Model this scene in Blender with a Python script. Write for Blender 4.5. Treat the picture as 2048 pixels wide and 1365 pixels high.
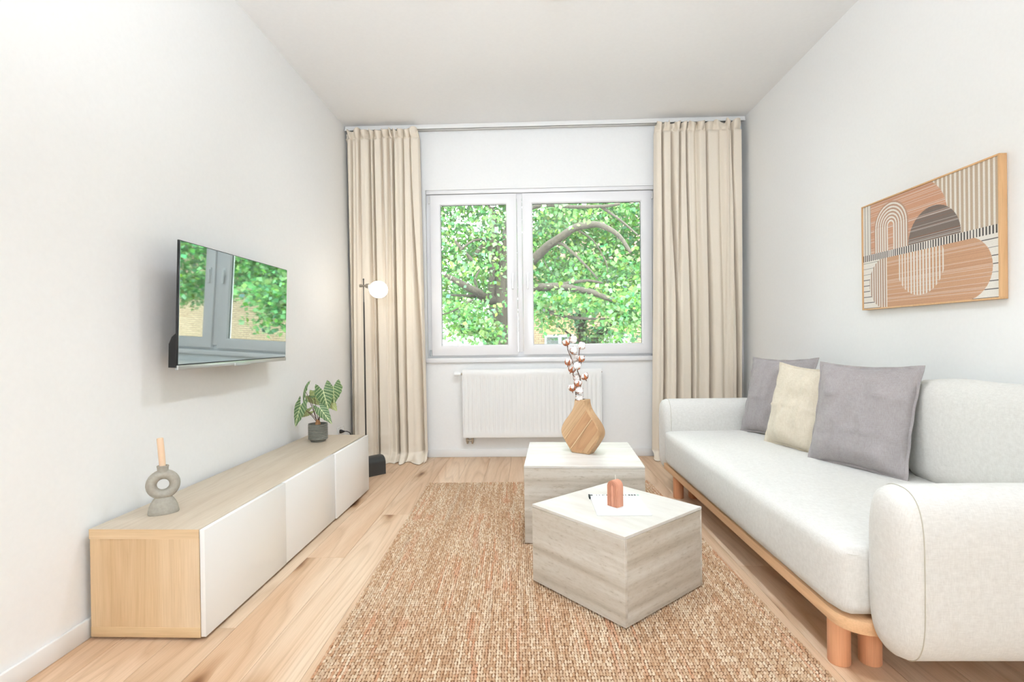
import bpy, bmesh, math, random
import numpy as np
from mathutils import Vector, Matrix, noise as mnoise

for o in list(bpy.data.objects): bpy.data.objects.remove(o, do_unlink=True)
scene = bpy.context.scene
COL = scene.collection
random.seed(7); RNG = np.random.default_rng(7)
PI = math.pi

# ------------------------------------------------------------------ camera
F_PX, CAM_H = 1040.51, 1.0496
R3 = Vector((0.99939753, 0.03200755, -0.01341972))
U3 = Vector((0.01327276, 0.00479951, 0.99990039))
F3 = Vector((-0.03206877, 0.9994761, -0.00437179))
CAM = Vector((0, 0, CAM_H))
cd = bpy.data.cameras.new('camera'); cd.sensor_width = 36; cd.lens = F_PX * 36 / 2048
cd.clip_start = 0.05; cd.clip_end = 200
cam = bpy.data.objects.new('camera', cd); COL.objects.link(cam)
M = Matrix.Identity(4)
for i in range(3):
    M[i][0], M[i][1], M[i][2], M[i][3] = R3[i], U3[i], -F3[i], CAM[i]
cam.matrix_world = M
scene.camera = cam
def ray(u, v): return (u - 1024) / F_PX * R3 - (v - 682.5) / F_PX * U3 + F3
def at(u, v, ax, val):
    d = ray(u, v); t = (val - CAM[ax]) / d[ax]; return CAM + d * t

# ------------------------------------------------------------------ world, sun, exposure
world = bpy.data.worlds.new('world'); scene.world = world; world.use_nodes = True
bg = world.node_tree.nodes['Background']
bg.inputs[0].default_value = (0.95, 0.97, 1.0, 1); bg.inputs[1].default_value = 22.0
sd = bpy.data.lights.new('sun', 'SUN'); sd.energy = 6.0; sd.angle = 0.25; sd.color = (1, .97, .92)
sun = bpy.data.objects.new('sun', sd); COL.objects.link(sun)
sun.rotation_euler = Vector((-.35, .62, -.75)).to_track_quat('-Z', 'Y').to_euler()
vs = scene.view_settings
vs.view_transform = 'Standard'; vs.look = 'None'; vs.gamma = 1; vs.use_curve_mapping = False
vs.exposure = 0.29
REAR_FILL_POWER = 3000; FILL_COL = (.79, .885, 1.0); TOP_FILL_POWER = 78; UP_FILL_POWER = 310; WALL_FILL_POWER = 26  # powers and tint of the added unseen fill lights

# ------------------------------------------------------------------ helpers
def srgb(r, g, b):
    f = lambda c: (c / 255 / 12.92) if c / 255 <= .04045 else ((c / 255 + .055) / 1.055) ** 2.4
    return (f(r), f(g), f(b), 1)
class NT:
    def __init__(s, name):
        s.m = bpy.data.materials.new(name); s.m.use_nodes = True
        s.t = s.m.node_tree; s.b = s.t.nodes['Principled BSDF']; s.out = s.t.nodes['Material Output']
    def n(s, typ, **kw):
        nd = s.t.nodes.new('ShaderNode' + typ)
        for k, v in kw.items():
            if k.startswith('i_'):
                key = k[2:]; key = int(key) if key.isdigit() else key.replace('_', ' ')
                nd.inputs[key].default_value = v
            else: setattr(nd, k, v)
        return nd
    def l(s, a, ao, b, bi): s.t.links.new(a.outputs[ao], b.inputs[bi])
    def ramp(s, src, so, stops):
        r = s.n('ValToRGB'); e = r.color_ramp.elements
        while len(e) < len(stops): e.new(.5)
        for el, (p, c) in zip(e, stops): el.position = p; el.color = c
        s.l(src, so, r, 0); return r
    def bump(s, src, so, strength, dist):
        b = s.n('Bump'); b.inputs['Strength'].default_value = strength; b.inputs['Distance'].default_value = dist
        s.l(src, so, b, 'Height'); s.l(b, 0, s.b, 'Normal'); return b
    def mix(s, a, b, fac, blend='MIX'):
        m = s.n('Mix', data_type='RGBA', blend_type=blend)
        for k, v in ((6, a), (7, b), (0, fac)):
            if isinstance(v, tuple) and len(v) == 2 and not isinstance(v[0], float): s.l(v[0], v[1], m, k)
            else: m.inputs[k].default_value = v
        return m
    def coords(s, scale=(1, 1, 1), rot=(0, 0, 0), rand=False):
        tc = s.n('TexCoord'); mp = s.n('Mapping'); mp.inputs['Scale'].default_value = scale; mp.inputs['Rotation'].default_value = rot
        if rand:
            oi = s.n('ObjectInfo'); ad = s.n('VectorMath', operation='MULTIPLY_ADD')
            cx = s.n('CombineXYZ'); s.l(oi, 'Random', cx, 0); s.l(oi, 'Random', cx, 1); s.l(oi, 'Random', cx, 2)
            ad.inputs[1].default_value = (37, 53, 71)
            s.l(cx, 0, ad, 0); s.l(tc, 'Object', ad, 2); s.l(ad, 0, mp, 0)
        else: s.l(tc, 'Object', mp, 0)
        return mp
def plain(name, col, rough=.5, metal=0., spec=.5, **kw):
    t = NT(name); b = t.b.inputs
    b['Base Color'].default_value = col; b['Roughness'].default_value = rough; b['Metallic'].default_value = metal
    b['Specular IOR Level'].default_value = spec
    for k, v in kw.items(): b[k.replace('_', ' ')].default_value = v
    return t.m
def noisy(name, c1, c2, scale=40, rough=.6, bump=.1, dist=.002, stretch=(1, 1, 1), spec=.4):
    t = NT(name); mp = t.coords(stretch)
    nz = t.n('TexNoise', i_Scale=scale, i_Detail=5.); t.l(mp, 0, nz, 'Vector')
    r = t.ramp(nz, 0, [(.3, c1), (.7, c2)]); t.l(r, 0, t.b, 'Base Color')
    t.b.inputs['Roughness'].default_value = rough; t.b.inputs['Specular IOR Level'].default_value = spec
    if bump: t.bump(nz, 0, bump, dist)
    return t.m
def wood(name, dark, mid, light, along='Y', ring=7, knots=0., rough=.45, var=.0, rand=True, fine=1., spec=.4, streak=.5):
    """grain runs along the given local axis"""
    t = NT(name); st = {'X': (.09, 1, 1), 'Y': (1, .09, 1), 'Z': (1, 1, .09)}[along]
    mp = t.coords(st, rand=rand)
    n1 = t.n('TexNoise', i_Scale=4.5, i_Detail=4., i_Distortion=.6); t.l(mp, 0, n1, 'Vector')
    gs = {'X': (.10, 1, 1), 'Y': (1, .10, 1), 'Z': (1, 1, .10)}[along]
    gmp = t.coords(gs, rand=rand); gn = t.n('TexNoise', i_Scale=float(ring), i_Detail=1.5, i_Distortion=.3); t.l(gmp, 0, gn, 'Vector')
    gm = t.n('Math', operation='MULTIPLY'); gm.inputs[1].default_value = 15.; t.l(gn, 0, gm, 0)
    w = t.n('Math', operation='FRACT'); t.l(gm, 0, w, 0)
    st2 = {'X': (1.5, 60, 60), 'Y': (60, 1.5, 60), 'Z': (60, 60, 1.5)}[along]
    mp2 = t.coords(st2, rand=rand); n2 = t.n('TexNoise', i_Scale=4. * fine, i_Detail=3.); t.l(mp2, 0, n2, 'Vector')
    base = t.ramp(n1, 0, [(.28, dark), (.5, mid), (.72, light)])
    wr = t.ramp(w, 0, [(0., (.80, .74, .68, 1)), (.22, (1, 1, 1, 1)), (.75, (.98, .97, .95, 1)), (1., (.84, .79, .73, 1))])
    m1 = t.mix((base, 0), (wr, 0), streak, 'MULTIPLY')
    fr = t.ramp(n2, 0, [(.25, (.8, .76, .7, 1)), (.6, (1, 1, 1, 1))])
    m2 = t.mix((m1, 2), (fr, 0), .55, 'MULTIPLY')
    last = (m2, 2)
    if knots:
        st3 = {'X': (.32, 1, 1), 'Y': (1, .32, 1), 'Z': (1, 1, .32)}[along]
        mp3 = t.coords(st3, rand=rand)
        nd = t.n('TexNoise', i_Scale=6., i_Detail=3.); t.l(mp3, 0, nd, 'Vector')
        mx = t.n('VectorMath', operation='MULTIPLY_ADD'); mx.inputs[1].default_value = (.12, .12, .12); t.l(nd, 'Color', mx, 0); t.l(mp3, 0, mx, 2)
        vo = t.n('TexVoronoi', voronoi_dimensions='2D', i_Scale=3.1); t.l(mx, 0, vo, 'Vector')
        kr = t.ramp(vo, 0, [(.0, (.17, .10, .06, 1)), (.05, (.42, .3, .2, 1)), (.1, (.78, .7, .62, 1)), (.2, (1, 1, 1, 1))])
        sep = t.n('SeparateColor'); t.l(vo, 'Color', sep, 0)
        th = t.n('Math', operation='GREATER_THAN'); th.inputs[1].default_value = 1 - knots; t.l(sep, 0, th, 0)
        m3 = t.mix(last, (kr, 0), (th, 0), 'MULTIPLY'); last = (m3, 2)
        mp4 = t.coords({'X': (1.3, 30, 30), 'Y': (30, 1.3, 30), 'Z': (30, 30, 1.3)}[along], rand=rand, rot=(0, 0, .05)); n4 = t.n('TexNoise', i_Scale=1., i_Detail=2., i_Distortion=.5); t.l(mp4, 0, n4, 'Vector')
        ckr = t.ramp(n4, 0, [(.20, (.35, .24, .16, 1)), (.25, (1, 1, 1, 1))]); m4 = t.mix(last, (ckr, 0), .8, 'MULTIPLY'); last = (m4, 2)
    if var:
        oi = t.n('ObjectInfo'); hs = t.n('HueSaturation'); mr = t.n('MapRange'); t.l(oi, 'Random', mr, 0)
        mr.inputs['To Min'].default_value = 1 - var; mr.inputs['To Max'].default_value = 1 + var * .6
        t.l(mr, 0, hs, 'Value'); t.l(last[0], last[1], hs, 'Color'); last = (hs, 0)
    t.l(last[0], last[1], t.b, 'Base Color')
    t.b.inputs['Roughness'].default_value = rough; t.b.inputs['Specular IOR Level'].default_value = spec
    t.bump(n2, 0, .08, .001)
    return t.m
def fabric(name, c1, c2, scale=260, rough=.9, bump=.25, blotch=.15, sheen=.2):
    t = NT(name)
    mps = [t.coords(s) for s in ((1, .12, .12), (.12, 1, .12), (.12, .12, 1))]
    ns = []
    for mp in mps:
        nz = t.n('TexNoise', i_Scale=float(scale), i_Detail=2.); t.l(mp, 0, nz, 'Vector'); ns.append(nz)
    a = t.n('Math', operation='ADD'); t.l(ns[0], 0, a, 0); t.l(ns[1], 0, a, 1)
    b = t.n('Math', operation='ADD'); t.l(a, 0, b, 0); t.l(ns[2], 0, b, 1)
    c = t.n('Math', operation='DIVIDE'); t.l(b, 0, c, 0); c.inputs[1].default_value = 3.
    r = t.ramp(c, 0, [(.36, c1), (.62, c2)])
    big = t.n('TexNoise', i_Scale=9., i_Detail=2.); t.l(t.coords(), 0, big, 'Vector')
    br = t.ramp(big, 0, [(.3, (1 - blotch, 1 - blotch, 1 - blotch, 1)), (.7, (1, 1, 1, 1))])
    m = t.mix((r, 0), (br, 0), 1., 'MULTIPLY'); t.l(m, 2, t.b, 'Base Color')
    t.b.inputs['Roughness'].default_value = rough; t.b.inputs['Specular IOR Level'].default_value = .15
    t.b.inputs['Sheen Weight'].default_value = sheen
    t.bump(c, 0, bump, .002)
    return t.m
def vcol(name, rough=.6, spec=.3, attr='col', transl=0., bump=None):
    t = NT(name); a = t.n('Attribute', attribute_name=attr); t.l(a, 'Color', t.b, 'Base Color')
    t.b.inputs['Roughness'].default_value = rough; t.b.inputs['Specular IOR Level'].default_value = spec
    if bump:
        nz = t.n('TexNoise', i_Scale=bump[0], i_Detail=3.); t.l(t.coords(), 0, nz, 'Vector'); t.bump(nz, 0, bump[1], bump[2])
    if transl:
        tr = t.n('BsdfTranslucent'); t.l(a, 'Color', tr, 0); mx = t.n('MixShader'); mx.inputs[0].default_value = transl
        t.l(t.b, 0, mx, 1); t.l(tr, 0, mx, 2); t.l(mx, 0, t.out, 0)
    return t.m

# ------------------------------------------------------------------ mesh helpers
def link(name, me, mat=None, parent=None, loc=None, rot=None, smooth=None):
    o = bpy.data.objects.new(name, me); COL.objects.link(o)
    if mat is not None and me is not None and not me.materials: me.materials.append(mat)
    if parent is not None: o.parent = parent
    if loc is not None: o.location = loc
    if rot is not None: o.rotation_euler = rot
    if smooth is not None and me is not None: shade(me, smooth)
    return o
def shade(me, angle=None):
    me.polygons.foreach_set('use_smooth', np.ones(len(me.polygons), bool))
    if angle is not None and angle is not True:
        try: me.set_sharp_from_angle(angle=math.radians(angle))
        except Exception: pass
def tag(o, label=None, cat=None, group=None, kind=None):
    if label: o['label'] = label
    if cat: o['category'] = cat
    if group: o['group'] = group
    if kind: o['kind'] = kind
    return o
def thing(name, label, cat, loc=(0, 0, 0), rz=0, group=None):
    o = bpy.data.objects.new(name, None); COL.objects.link(o); o.empty_display_size = .1
    o.location = loc; o.rotation_euler = (0, 0, rz); return tag(o, label, cat, group)
def from_bm(bm, name):
    me = bpy.data.meshes.new(name); bm.to_mesh(me); bm.free(); return me
def bm_box(bm, lo, hi):
    c = [(lo[i] + hi[i]) / 2 for i in range(3)]; s = [hi[i] - lo[i] for i in range(3)]
    return bmesh.ops.create_cube(bm, size=1, matrix=Matrix.Translation(c) @ Matrix.Diagonal((*s, 1)))
def box(name, lo, hi, mat, parent=None, bev=0., seg=2, loc=None, rot=None, smooth=40):
    bm = bmesh.new(); bm_box(bm, lo, hi)
    if bev: bmesh.ops.bevel(bm, geom=bm.edges[:], offset=bev, segments=seg, profile=.5, affect='EDGES', clamp_overlap=True)
    return link(name, from_bm(bm, name), mat, parent, loc, rot, smooth if bev else None)
def grid_mesh(name, P, closed_u=False, closed_v=False, caps=False):
    """P: array (nu,nv,3)"""
    nu, nv = P.shape[:2]
    iu = np.arange(nu if closed_u else nu - 1); iv = np.arange(nv if closed_v else nv - 1)
    A, B = np.meshgrid(iu, iv, indexing='ij'); A2 = (A + 1) % nu; B2 = (B + 1) % nv
    q = np.stack([A * nv + B, A2 * nv + B, A2 * nv + B2, A * nv + B2], -1).reshape(-1, 4)
    faces = q.tolist()
    if caps:
        faces.append(list(range(nv))[::-1]); faces.append([(nu - 1) * nv + k for k in range(nv)])
    me = bpy.data.meshes.new(name); me.from_pydata(P.reshape(-1, 3).tolist(), [], faces); me.update(); return me
def fix_normals(me):
    bm = bmesh.new(); bm.from_mesh(me); bmesh.ops.recalc_face_normals(bm, faces=bm.faces[:]); bm.to_mesh(me); bm.free(); return me
def tube_mesh(name, pts, radii, seg=10, caps=True):
    pts = [Vector(p) for p in pts]
    if not hasattr(radii, '__len__'): radii = [radii] * len(pts)
    P = np.zeros((len(pts), seg, 3)); prev = None
    for i, p in enumerate(pts):
        d = (pts[min(i + 1, len(pts) - 1)] - pts[max(i - 1, 0)]).normalized()
        if prev is None: x = d.orthogonal().normalized()
        else: x = (prev - d * prev.dot(d)).normalized()
        prev = x; y = d.cross(x)
        for k in range(seg):
            a = 2 * PI * k / seg; P[i, k] = p + (x * math.cos(a) + y * math.sin(a)) * radii[i]
    return fix_normals(grid_mesh(name, P, closed_v=True, caps=caps))
def tube(name, pts, radii, mat, parent=None, seg=10, smooth=50, **kw):
    return link(name, tube_mesh(name, pts, radii, seg), mat, parent, smooth=smooth, **kw)
def lathe(name, prof, mat, parent=None, seg=32, smooth=40, loc=None, rot=None):
    P = np.zeros((len(prof), seg, 3))
    for i, (r, z) in enumerate(prof):
        a = np.arange(seg) * 2 * PI / seg; r = max(r, 1e-4)
        P[i, :, 0] = r * np.cos(a); P[i, :, 1] = r * np.sin(a); P[i, :, 2] = z
    return link(name, fix_normals(grid_mesh(name, P, closed_v=True, caps=True)), mat, parent, loc, rot, smooth)
def prism(name, outline, depth, mat, parent=None, axis='Y', bev=0., seg=2, smooth=40, loc=None, rot=None):
    """outline (a,b); axis is the extrusion axis, centred"""
    bm = bmesh.new(); mk = {'Y': lambda a, b, c: (a, c, b), 'X': lambda a, b, c: (c, a, b), 'Z': lambda a, b, c: (a, b, c)}[axis]
    v0 = [bm.verts.new(mk(a, b, -depth / 2)) for a, b in outline]; v1 = [bm.verts.new(mk(a, b, depth / 2)) for a, b in outline]
    n = len(outline); f0 = bm.faces.new(v0); f1 = bm.faces.new(v1[::-1])
    for i in range(n): bm.faces.new((v0[i], v1[i], v1[(i + 1) % n], v0[(i + 1) % n]))
    bmesh.ops.recalc_face_normals(bm, faces=bm.faces[:])
    if bev:
        es = [e for e in bm.edges if (e.verts[0].index, e.verts[1].index) and (f0 in e.link_faces or f1 in e.link_faces)]
        bmesh.ops.bevel(bm, geom=es, offset=bev, segments=seg, profile=.5, affect='EDGES', clamp_overlap=True)
    return link(name, from_bm(bm, name), mat, parent, loc, rot, smooth)
def set_color(me, cols, name='col'):
    a = me.color_attributes.new(name, 'FLOAT_COLOR', 'POINT')
    c = np.ones((len(me.vertices), 4), np.float32); c[:, :3] = cols; a.data.foreach_set('color', c.ravel())

# ------------------------------------------------------------------ materials
WALL = noisy('wall_paint', srgb(245, 244, 241), srgb(247, 246, 243), 60, .85, .04, .001, spec=.2)
CEIL = noisy('ceiling_paint', srgb(246, 245, 243), srgb(248, 247, 245), 50, .9, .03, .001, spec=.15)
TRIM = plain('trim_white', srgb(240, 238, 234), .45)
PVC = plain('window_plastic', srgb(243, 241, 240), .28)
RADW = plain('radiator_enamel', srgb(244, 243, 239), .3)
OAK = wood('oak_floor', srgb(205, 166, 131), srgb(222, 191, 160), srgb(232, 208, 181), 'Y', 3.4, knots=.42, rough=.5, var=.07, streak=.75)
OAKGAP = plain('floor_joint', srgb(150, 105, 70), .8)
CABOAK = wood('cabinet_oak', srgb(205, 170, 128), srgb(219, 188, 148), srgb(229, 203, 168), 'Z', 4, rough=.5, fine=1.2, streak=.35)
CABOAKY = wood('cabinet_oak_length', srgb(196, 178, 156), srgb(206, 191, 170), srgb(215, 202, 184), 'Y', 4, rough=.5, fine=1.2, streak=.3)
CABOAKX = wood('cabinet_oak_cross', srgb(205, 168, 122), srgb(216, 184, 142), srgb(226, 198, 160), 'X', 4, rough=.5, fine=1.2, streak=.3)
GLOSSW = plain('gloss_white_front', srgb(243, 241, 236), .22)
BEECH = wood('beech_legs', srgb(214, 150, 108), srgb(226, 164, 122), srgb(236, 178, 138), 'Z', 5, rough=.45, fine=1., streak=.2)
BEECHY = wood('beech_rail', srgb(220, 172, 128), srgb(230, 186, 142), srgb(238, 198, 158), 'Y', 5, rough=.45, fine=1., streak=.2)
FRAMEW = wood('picture_frame_wood', srgb(205, 160, 112), srgb(219, 176, 128), srgb(229, 190, 146), 'Z', 8, rough=.5, streak=.25)
VASEW = wood('vase_mango_wood', srgb(176, 138, 100), srgb(202, 166, 126), srgb(220, 190, 154), 'Z', 9, rough=.55, fine=.5, rand=False, streak=.8)
VASEW2 = wood('vase_mango_wood_red', srgb(168, 124, 88), srgb(196, 154, 114), srgb(214, 178, 140), 'Z', 9, rough=.55, fine=.5, rand=False, streak=.8)
VASEL = plain('vase_inlay', srgb(232, 205, 165), .5)
SOFA = fabric('sofa_linen', srgb(212, 208, 200), srgb(226, 223, 216), 520, .95, .2, .02)
GREYP = fabric('pillow_grey_cotton', srgb(158, 150, 148), srgb(172, 165, 163), 420, .85, .15, .1)
BEIGEP = fabric('pillow_beige_cotton', srgb(212, 199, 176), srgb(225, 214, 194), 420, .85, .15, .06)
CURT = noisy('curtain_linen', srgb(232, 219, 200), srgb(238, 227, 210), 500, .95, .12, .001, spec=.1)
BLACKM = plain('black_metal', srgb(66, 67, 66), .4, .3)
POLEM = plain('pole_metal', srgb(70, 66, 62), .35, .7)
BRASSM = plain('brushed_nickel', srgb(176, 166, 150), .3, .9)
BLACKP = plain('black_plastic', srgb(22, 22, 22), .45)
SILVER = plain('silver_bar', srgb(200, 204, 204), .28, .8)
SCREEN = plain('television_screen', srgb(176, 188, 188), .025, 1.)
HANDLE = plain('handle_white', srgb(250, 250, 248), .3)
DKRUB = plain('glazing_gasket', srgb(40, 48, 48), .6)
CERAM = noisy('ceramic_grey', srgb(160, 154, 141), srgb(172, 166, 153), 90, .8, .1, .001)
POTM = noisy('pot_grey_green', srgb(112, 112, 102), srgb(126, 125, 115), 70, .75, .1, .001)
SOIL = noisy('potting_soil', srgb(40, 32, 26), srgb(66, 52, 42), 120, .95, .5, .004)
CANDLE = plain('candle_peach_wax', srgb(232, 200, 168), .5, Subsurface_Weight=.1)
TERRA = noisy('terracotta_wax', srgb(206, 142, 114), srgb(216, 154, 126), 30, .6, .03, .001)
WICK = plain('wick', srgb(245, 240, 228), .8)
BOLLW = noisy('cotton_fluff', srgb(243, 239, 234), srgb(252, 250, 247), 120, 1., .5, .004, spec=.1)
CALYX = noisy('calyx_brown', srgb(150, 84, 50), srgb(206, 130, 88), 60, .7, .2, .002)
TWIG = noisy('twig_brown', srgb(92, 66, 50), srgb(128, 92, 68), 80, .8, .2, .002)
STEMB = plain('plant_stem', srgb(96, 72, 58), .6)
TRUNKP = noisy('plant_base', srgb(160, 112, 72), srgb(196, 148, 104), 60, .8, .3, .002)
LEAFP = vcol('alocasia_leaf', .4, .4, transl=.15)
PAPER = plain('white_paper', srgb(242, 242, 238), .35)
INK = plain('black_ink', srgb(30, 34, 34), .6)
GREENINK = plain('green_ink', srgb(150, 180, 160), .6)
ART = vcol('art_print', .8, .1)
RUGM = vcol('jute_rug', .95, .1, bump=(420., .6, .003))
RUGB = noisy('jute_backing', srgb(112, 78, 52), srgb(140, 102, 70), 160, 1., .4, .003)
BARK = noisy('bark', srgb(24, 22, 16), srgb(44, 40, 31), 14, .95, .6, .03, stretch=(2, 2, .6))
FOL = vcol('tree_leaf', .5, .3, transl=.5)

def travertine(name, top):
    t = NT(name)
    mp = t.coords((.7, .7, 17) if not top else (2.5, 9, 1), rot=(0, 0, 0) if not top else (0, 0, .5), rand=True)
    n1 = t.n('TexNoise', i_Scale=1.5, i_Detail=4., i_Distortion=.1); t.l(mp, 0, n1, 'Vector')
    if top: r = t.ramp(n1, 0, [(.25, srgb(206, 198, 187)), (.5, srgb(219, 214, 205)), (.75, srgb(228, 224, 217))])
    else: r = t.ramp(n1, 0, [(.3, srgb(186, 175, 158)), (.45, srgb(203, 193, 178)), (.55, srgb(209, 201, 188)), (.7, srgb(224, 218, 207))])
    mp2 = t.coords((14, 14, 52) if not top else (8, 30, 8), rand=True)
    n2 = t.n('TexNoise', i_Scale=1.6, i_Detail=6.); n2.inputs['Roughness'].default_value = .72; t.l(mp2, 0, n2, 'Vector')
    pr = t.ramp(n2, 0, [(.30, (.62, .57, .50, 1)), (.42, (.93, .91, .88, 1)), (.55, (1, 1, 1, 1)), (.7, (1.0, 1.0, .99, 1))])
    m = t.mix((r, 0), (pr, 0), .2 if top else .85, 'MULTIPLY')
    t.l(m, 2, t.b, 'Base Color'); t.b.inputs['Roughness'].default_value = .38 if top else .5
    t.bump(n2, 0, .04 if top else .22, .002)
    return t.m
TRAV = travertine('travertine_side', False); TRAVT = travertine('travertine_top', True)

def glass_mat():
    t = NT('window_glass'); tr = t.n('BsdfTransparent'); gl = t.n('BsdfGlossy', i_Roughness=.0); fr = t.n('Fresnel', i_IOR=1.45); mx = t.n('MixShader')
    tr.inputs[0].default_value = (.97, .99, .975, 1)
    t.l(fr, 0, mx, 0); t.l(tr, 0, mx, 1); t.l(gl, 0, mx, 2); t.l(mx, 0, t.out, 0); return t.m
GLASS = glass_mat()
def emit(name, col, s):
    t = NT(name); t.b.inputs['Base Color'].default_value = (1, 1, 1, 1); t.b.inputs['Emission Color'].default_value = col; t.b.inputs['Emission Strength'].default_value = s
    t.b.inputs['Roughness'].default_value = .3; return t.m

# ------------------------------------------------------------------ room shell
XL, XR, YB, YR, ZC = -1.592, 1.882, 4.624, -4.2, 2.933
T = .12
def struct(o): o['kind'] = 'structure'; return o
floor = struct(box('floor', (XL - T, YR - T, -.12), (XR + T, YB + T, -.012), OAKGAP))
struct(box('ceiling', (XL - T, YR - T, ZC), (XR + T, YB + T, ZC + .15), CEIL))
struct(box('wall_left', (XL - T, YR - T, -.012), (XL, YB + T, ZC), WALL))
struct(box('wall_right', (XR, YR - T, -.012), (XR + T, YB + T, ZC), WALL))
struct(box('wall_rear', (XL, YR - T, -.012), (XR, YR, ZC), WALL))
# back wall with opening
OX0, OX1, OZ0, OZ1 = -.905, 1.135, .885, 2.385
bm = bmesh.new()
WT = .34
bm_box(bm, (XL - T, YB, -.012), (OX0, YB + WT, ZC)); bm_box(bm, (OX1, YB, -.012), (XR + T, YB + WT, ZC))
bm_box(bm, (OX0, YB, -.012), (OX1, YB + WT, OZ0)); bm_box(bm, (OX0, YB, OZ1), (OX1, YB + WT, ZC))
struct(link('wall_back', from_bm(bm, 'wall_back'), WALL))
# floor planks
PW = .185; g = .0006; cache = {}
x = -.72
while x > XL: x -= PW
col = 0; JOINT = {-1.09: 2.487, -.905: 3.10, -1.275: 1.872}
while x < XR - .002:
    x0, x1 = max(x, XL), min(x + PW, XR)
    if x1 - x0 > .004:
        off = None
        for k, v in JOINT.items():
            if abs(x - k) < .01: off = v
        if off is None: off = random.uniform(0, 2.2)
        y = off
        while y > YR: y -= 2.2
        while y < YB:
            y0, y1 = max(y, YR), min(y + 2.2, YB)
            if y1 - y0 > .01:
                key = (round(x1 - x0, 4), round(y1 - y0, 3))
                if key not in cache:
                    w2, l2 = (x1 - x0) / 2 - g, (y1 - y0) / 2 - g; b = .0012
                    vs_ = [(-w2, -l2, -.012), (w2, -l2, -.012), (w2, l2, -.012), (-w2, l2, -.012), (-w2, -l2, -b * .6), (w2, -l2, -b * .6), (w2, l2, -b * .6), (-w2, l2, -b * .6),
                           (-w2 + b, -l2 + b, 0), (w2 - b, -l2 + b, 0), (w2 - b, l2 - b, 0), (-w2 + b, l2 - b, 0)]
                    fs = [(0, 3, 2, 1), (0, 1, 5, 4), (1, 2, 6, 5), (2, 3, 7, 6), (3, 0, 4, 7), (4, 5, 9, 8), (5, 6, 10, 9), (6, 7, 11, 10), (7, 4, 8, 11), (8, 9, 10, 11)]
                    me = bpy.data.meshes.new('plank'); me.from_pydata(vs_, [], fs); me.materials.append(OAK); cache[key] = me
                link('plank', cache[key], None, floor, ((x0 + x1) / 2, (y0 + y1) / 2, 0))
            y += 2.2
    x += PW
# baseboards
BH, BT = .07, .014
struct(box('baseboard_left', (XL, YR, 0), (XL + BT, YB, BH), TRIM, bev=.004))
struct(box('baseboard_right', (XR - BT, YR, 0), (XR, YB, BH), TRIM, bev=.004))
struct(box('baseboard_back', (XL + BT, YB - BT, 0), (XR - BT, YB, BH), TRIM, bev=.004))
struct(box('baseboard_rear', (XL + BT, YR, 0), (XR - BT, YR + BT, BH), TRIM, bev=.004))

# ------------------------------------------------------------------ window
WY = 4.655      # room face of the fixed frame
def ring(name, x0, x1, z0, z1, w, y0, y1, mat, parent=None, bev=.005, wb=None, wt=None):
    wb = w if wb is None else wb; wt = w if wt is None else wt
    bm = bmesh.new(); yo = [y0, y1]
    V = {}
    for k, y in enumerate(yo):
        for j, (a, b, c, d) in enumerate(((x0, x1, z0, z1), (x0 + w, x1 - w, z0 + wb, z1 - wt))):
            V[k, j] = [bm.verts.new(p) for p in ((a, y, c), (b, y, c), (b, y, d), (a, y, d))]
    for i in range(4):
        n = (i + 1) % 4
        bm.faces.new((V[0, 0][i], V[0, 0][n], V[0, 1][n], V[0, 1][i])); bm.faces.new((V[1, 0][n], V[1, 0][i], V[1, 1][i], V[1, 1][n]))
        bm.faces.new((V[0, 0][n], V[0, 0][i], V[1, 0][i], V[1, 0][n])); bm.faces.new((V[0, 1][i], V[0, 1][n], V[1, 1][n], V[1, 1][i]))
    bmesh.ops.recalc_face_normals(bm, faces=bm.faces[:])
    if bev: bmesh.ops.bevel(bm, geom=[e for e in bm.edges if e.calc_face_angle(0) > .5], offset=bev, segments=2, profile=.5, affect='EDGES')
    return link(name, from_bm(bm, name), mat, parent, smooth=40)
win = struct(ring('window_1', OX0, OX1, OZ0, OZ1, .05, WY + .012, WY + .08, PVC))
tag(win, 'white plastic two-sash window looking onto a green tree')
box('mullion', (-.092, WY - .002, OZ0 + .045), (-.046, WY + .075, OZ1 - .045), PVC, win, .004)
def sash(x0, x1, hx, hinge_x):
    z0, z1 = .905, 2.345
    s = ring('sash', x0, x1, z0, z1, .088, WY - .022, WY + .05, PVC, win, .006)
    ring('glazing_bead', x0 + .078, x1 - .078, z0 + .078, z1 - .078, .014, WY - .01, WY + .012, PVC, s, .003)
    ring('gasket', x0 + .087, x1 - .087, z0 + .087, z1 - .087, .006, WY + .006, WY + .028, DKRUB, s, 0)
    box('pane', (x0 + .088, WY + .014, z0 + .088), (x1 - .088, WY + .020, z1 - .088), GLASS, s)
    h = box('handle', (hx - .014, WY - .032, 1.56), (hx + .014, WY - .0225, 1.635), HANDLE, s, .004)
    box('lever', (hx - .009, WY - .052, 1.49), (hx + .009, WY - .034, 1.615), HANDLE, s, .004)
    for hz in (.93, 2.30):
        tube('hinge', [(hinge_x, WY - .012, hz - .028), (hinge_x, WY - .012, hz + .028)], .009, TRIM if hz > 1 else SILVER, s, 10)
    return s
sash(-.868, -.094, -.135, -.878); sash(-.044, 1.098, -.002, 1.108)
trim = struct(box('trim_1', (OX0 - .012, YB - .022, .842), (OX1 - .005, WY + .012, .884), PVC, bev=.006))
tag(trim, 'white ledge strip running under the window')
struct(box('trim_2', (OX0 + .004, YB + .004, OZ1 - .035), (OX1 - .004, WY + .011, OZ1 - .001), PVC, bev=.004))
struct(box('windowsill_outside'.replace('windowsill_outside', 'trim_3'), (OX0, WY + .081, OZ0 - .03), (OX1, YB + WT + .05, OZ0 + .02), plain('zinc_sill', srgb(190, 194, 196), .5, .3)))

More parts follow.
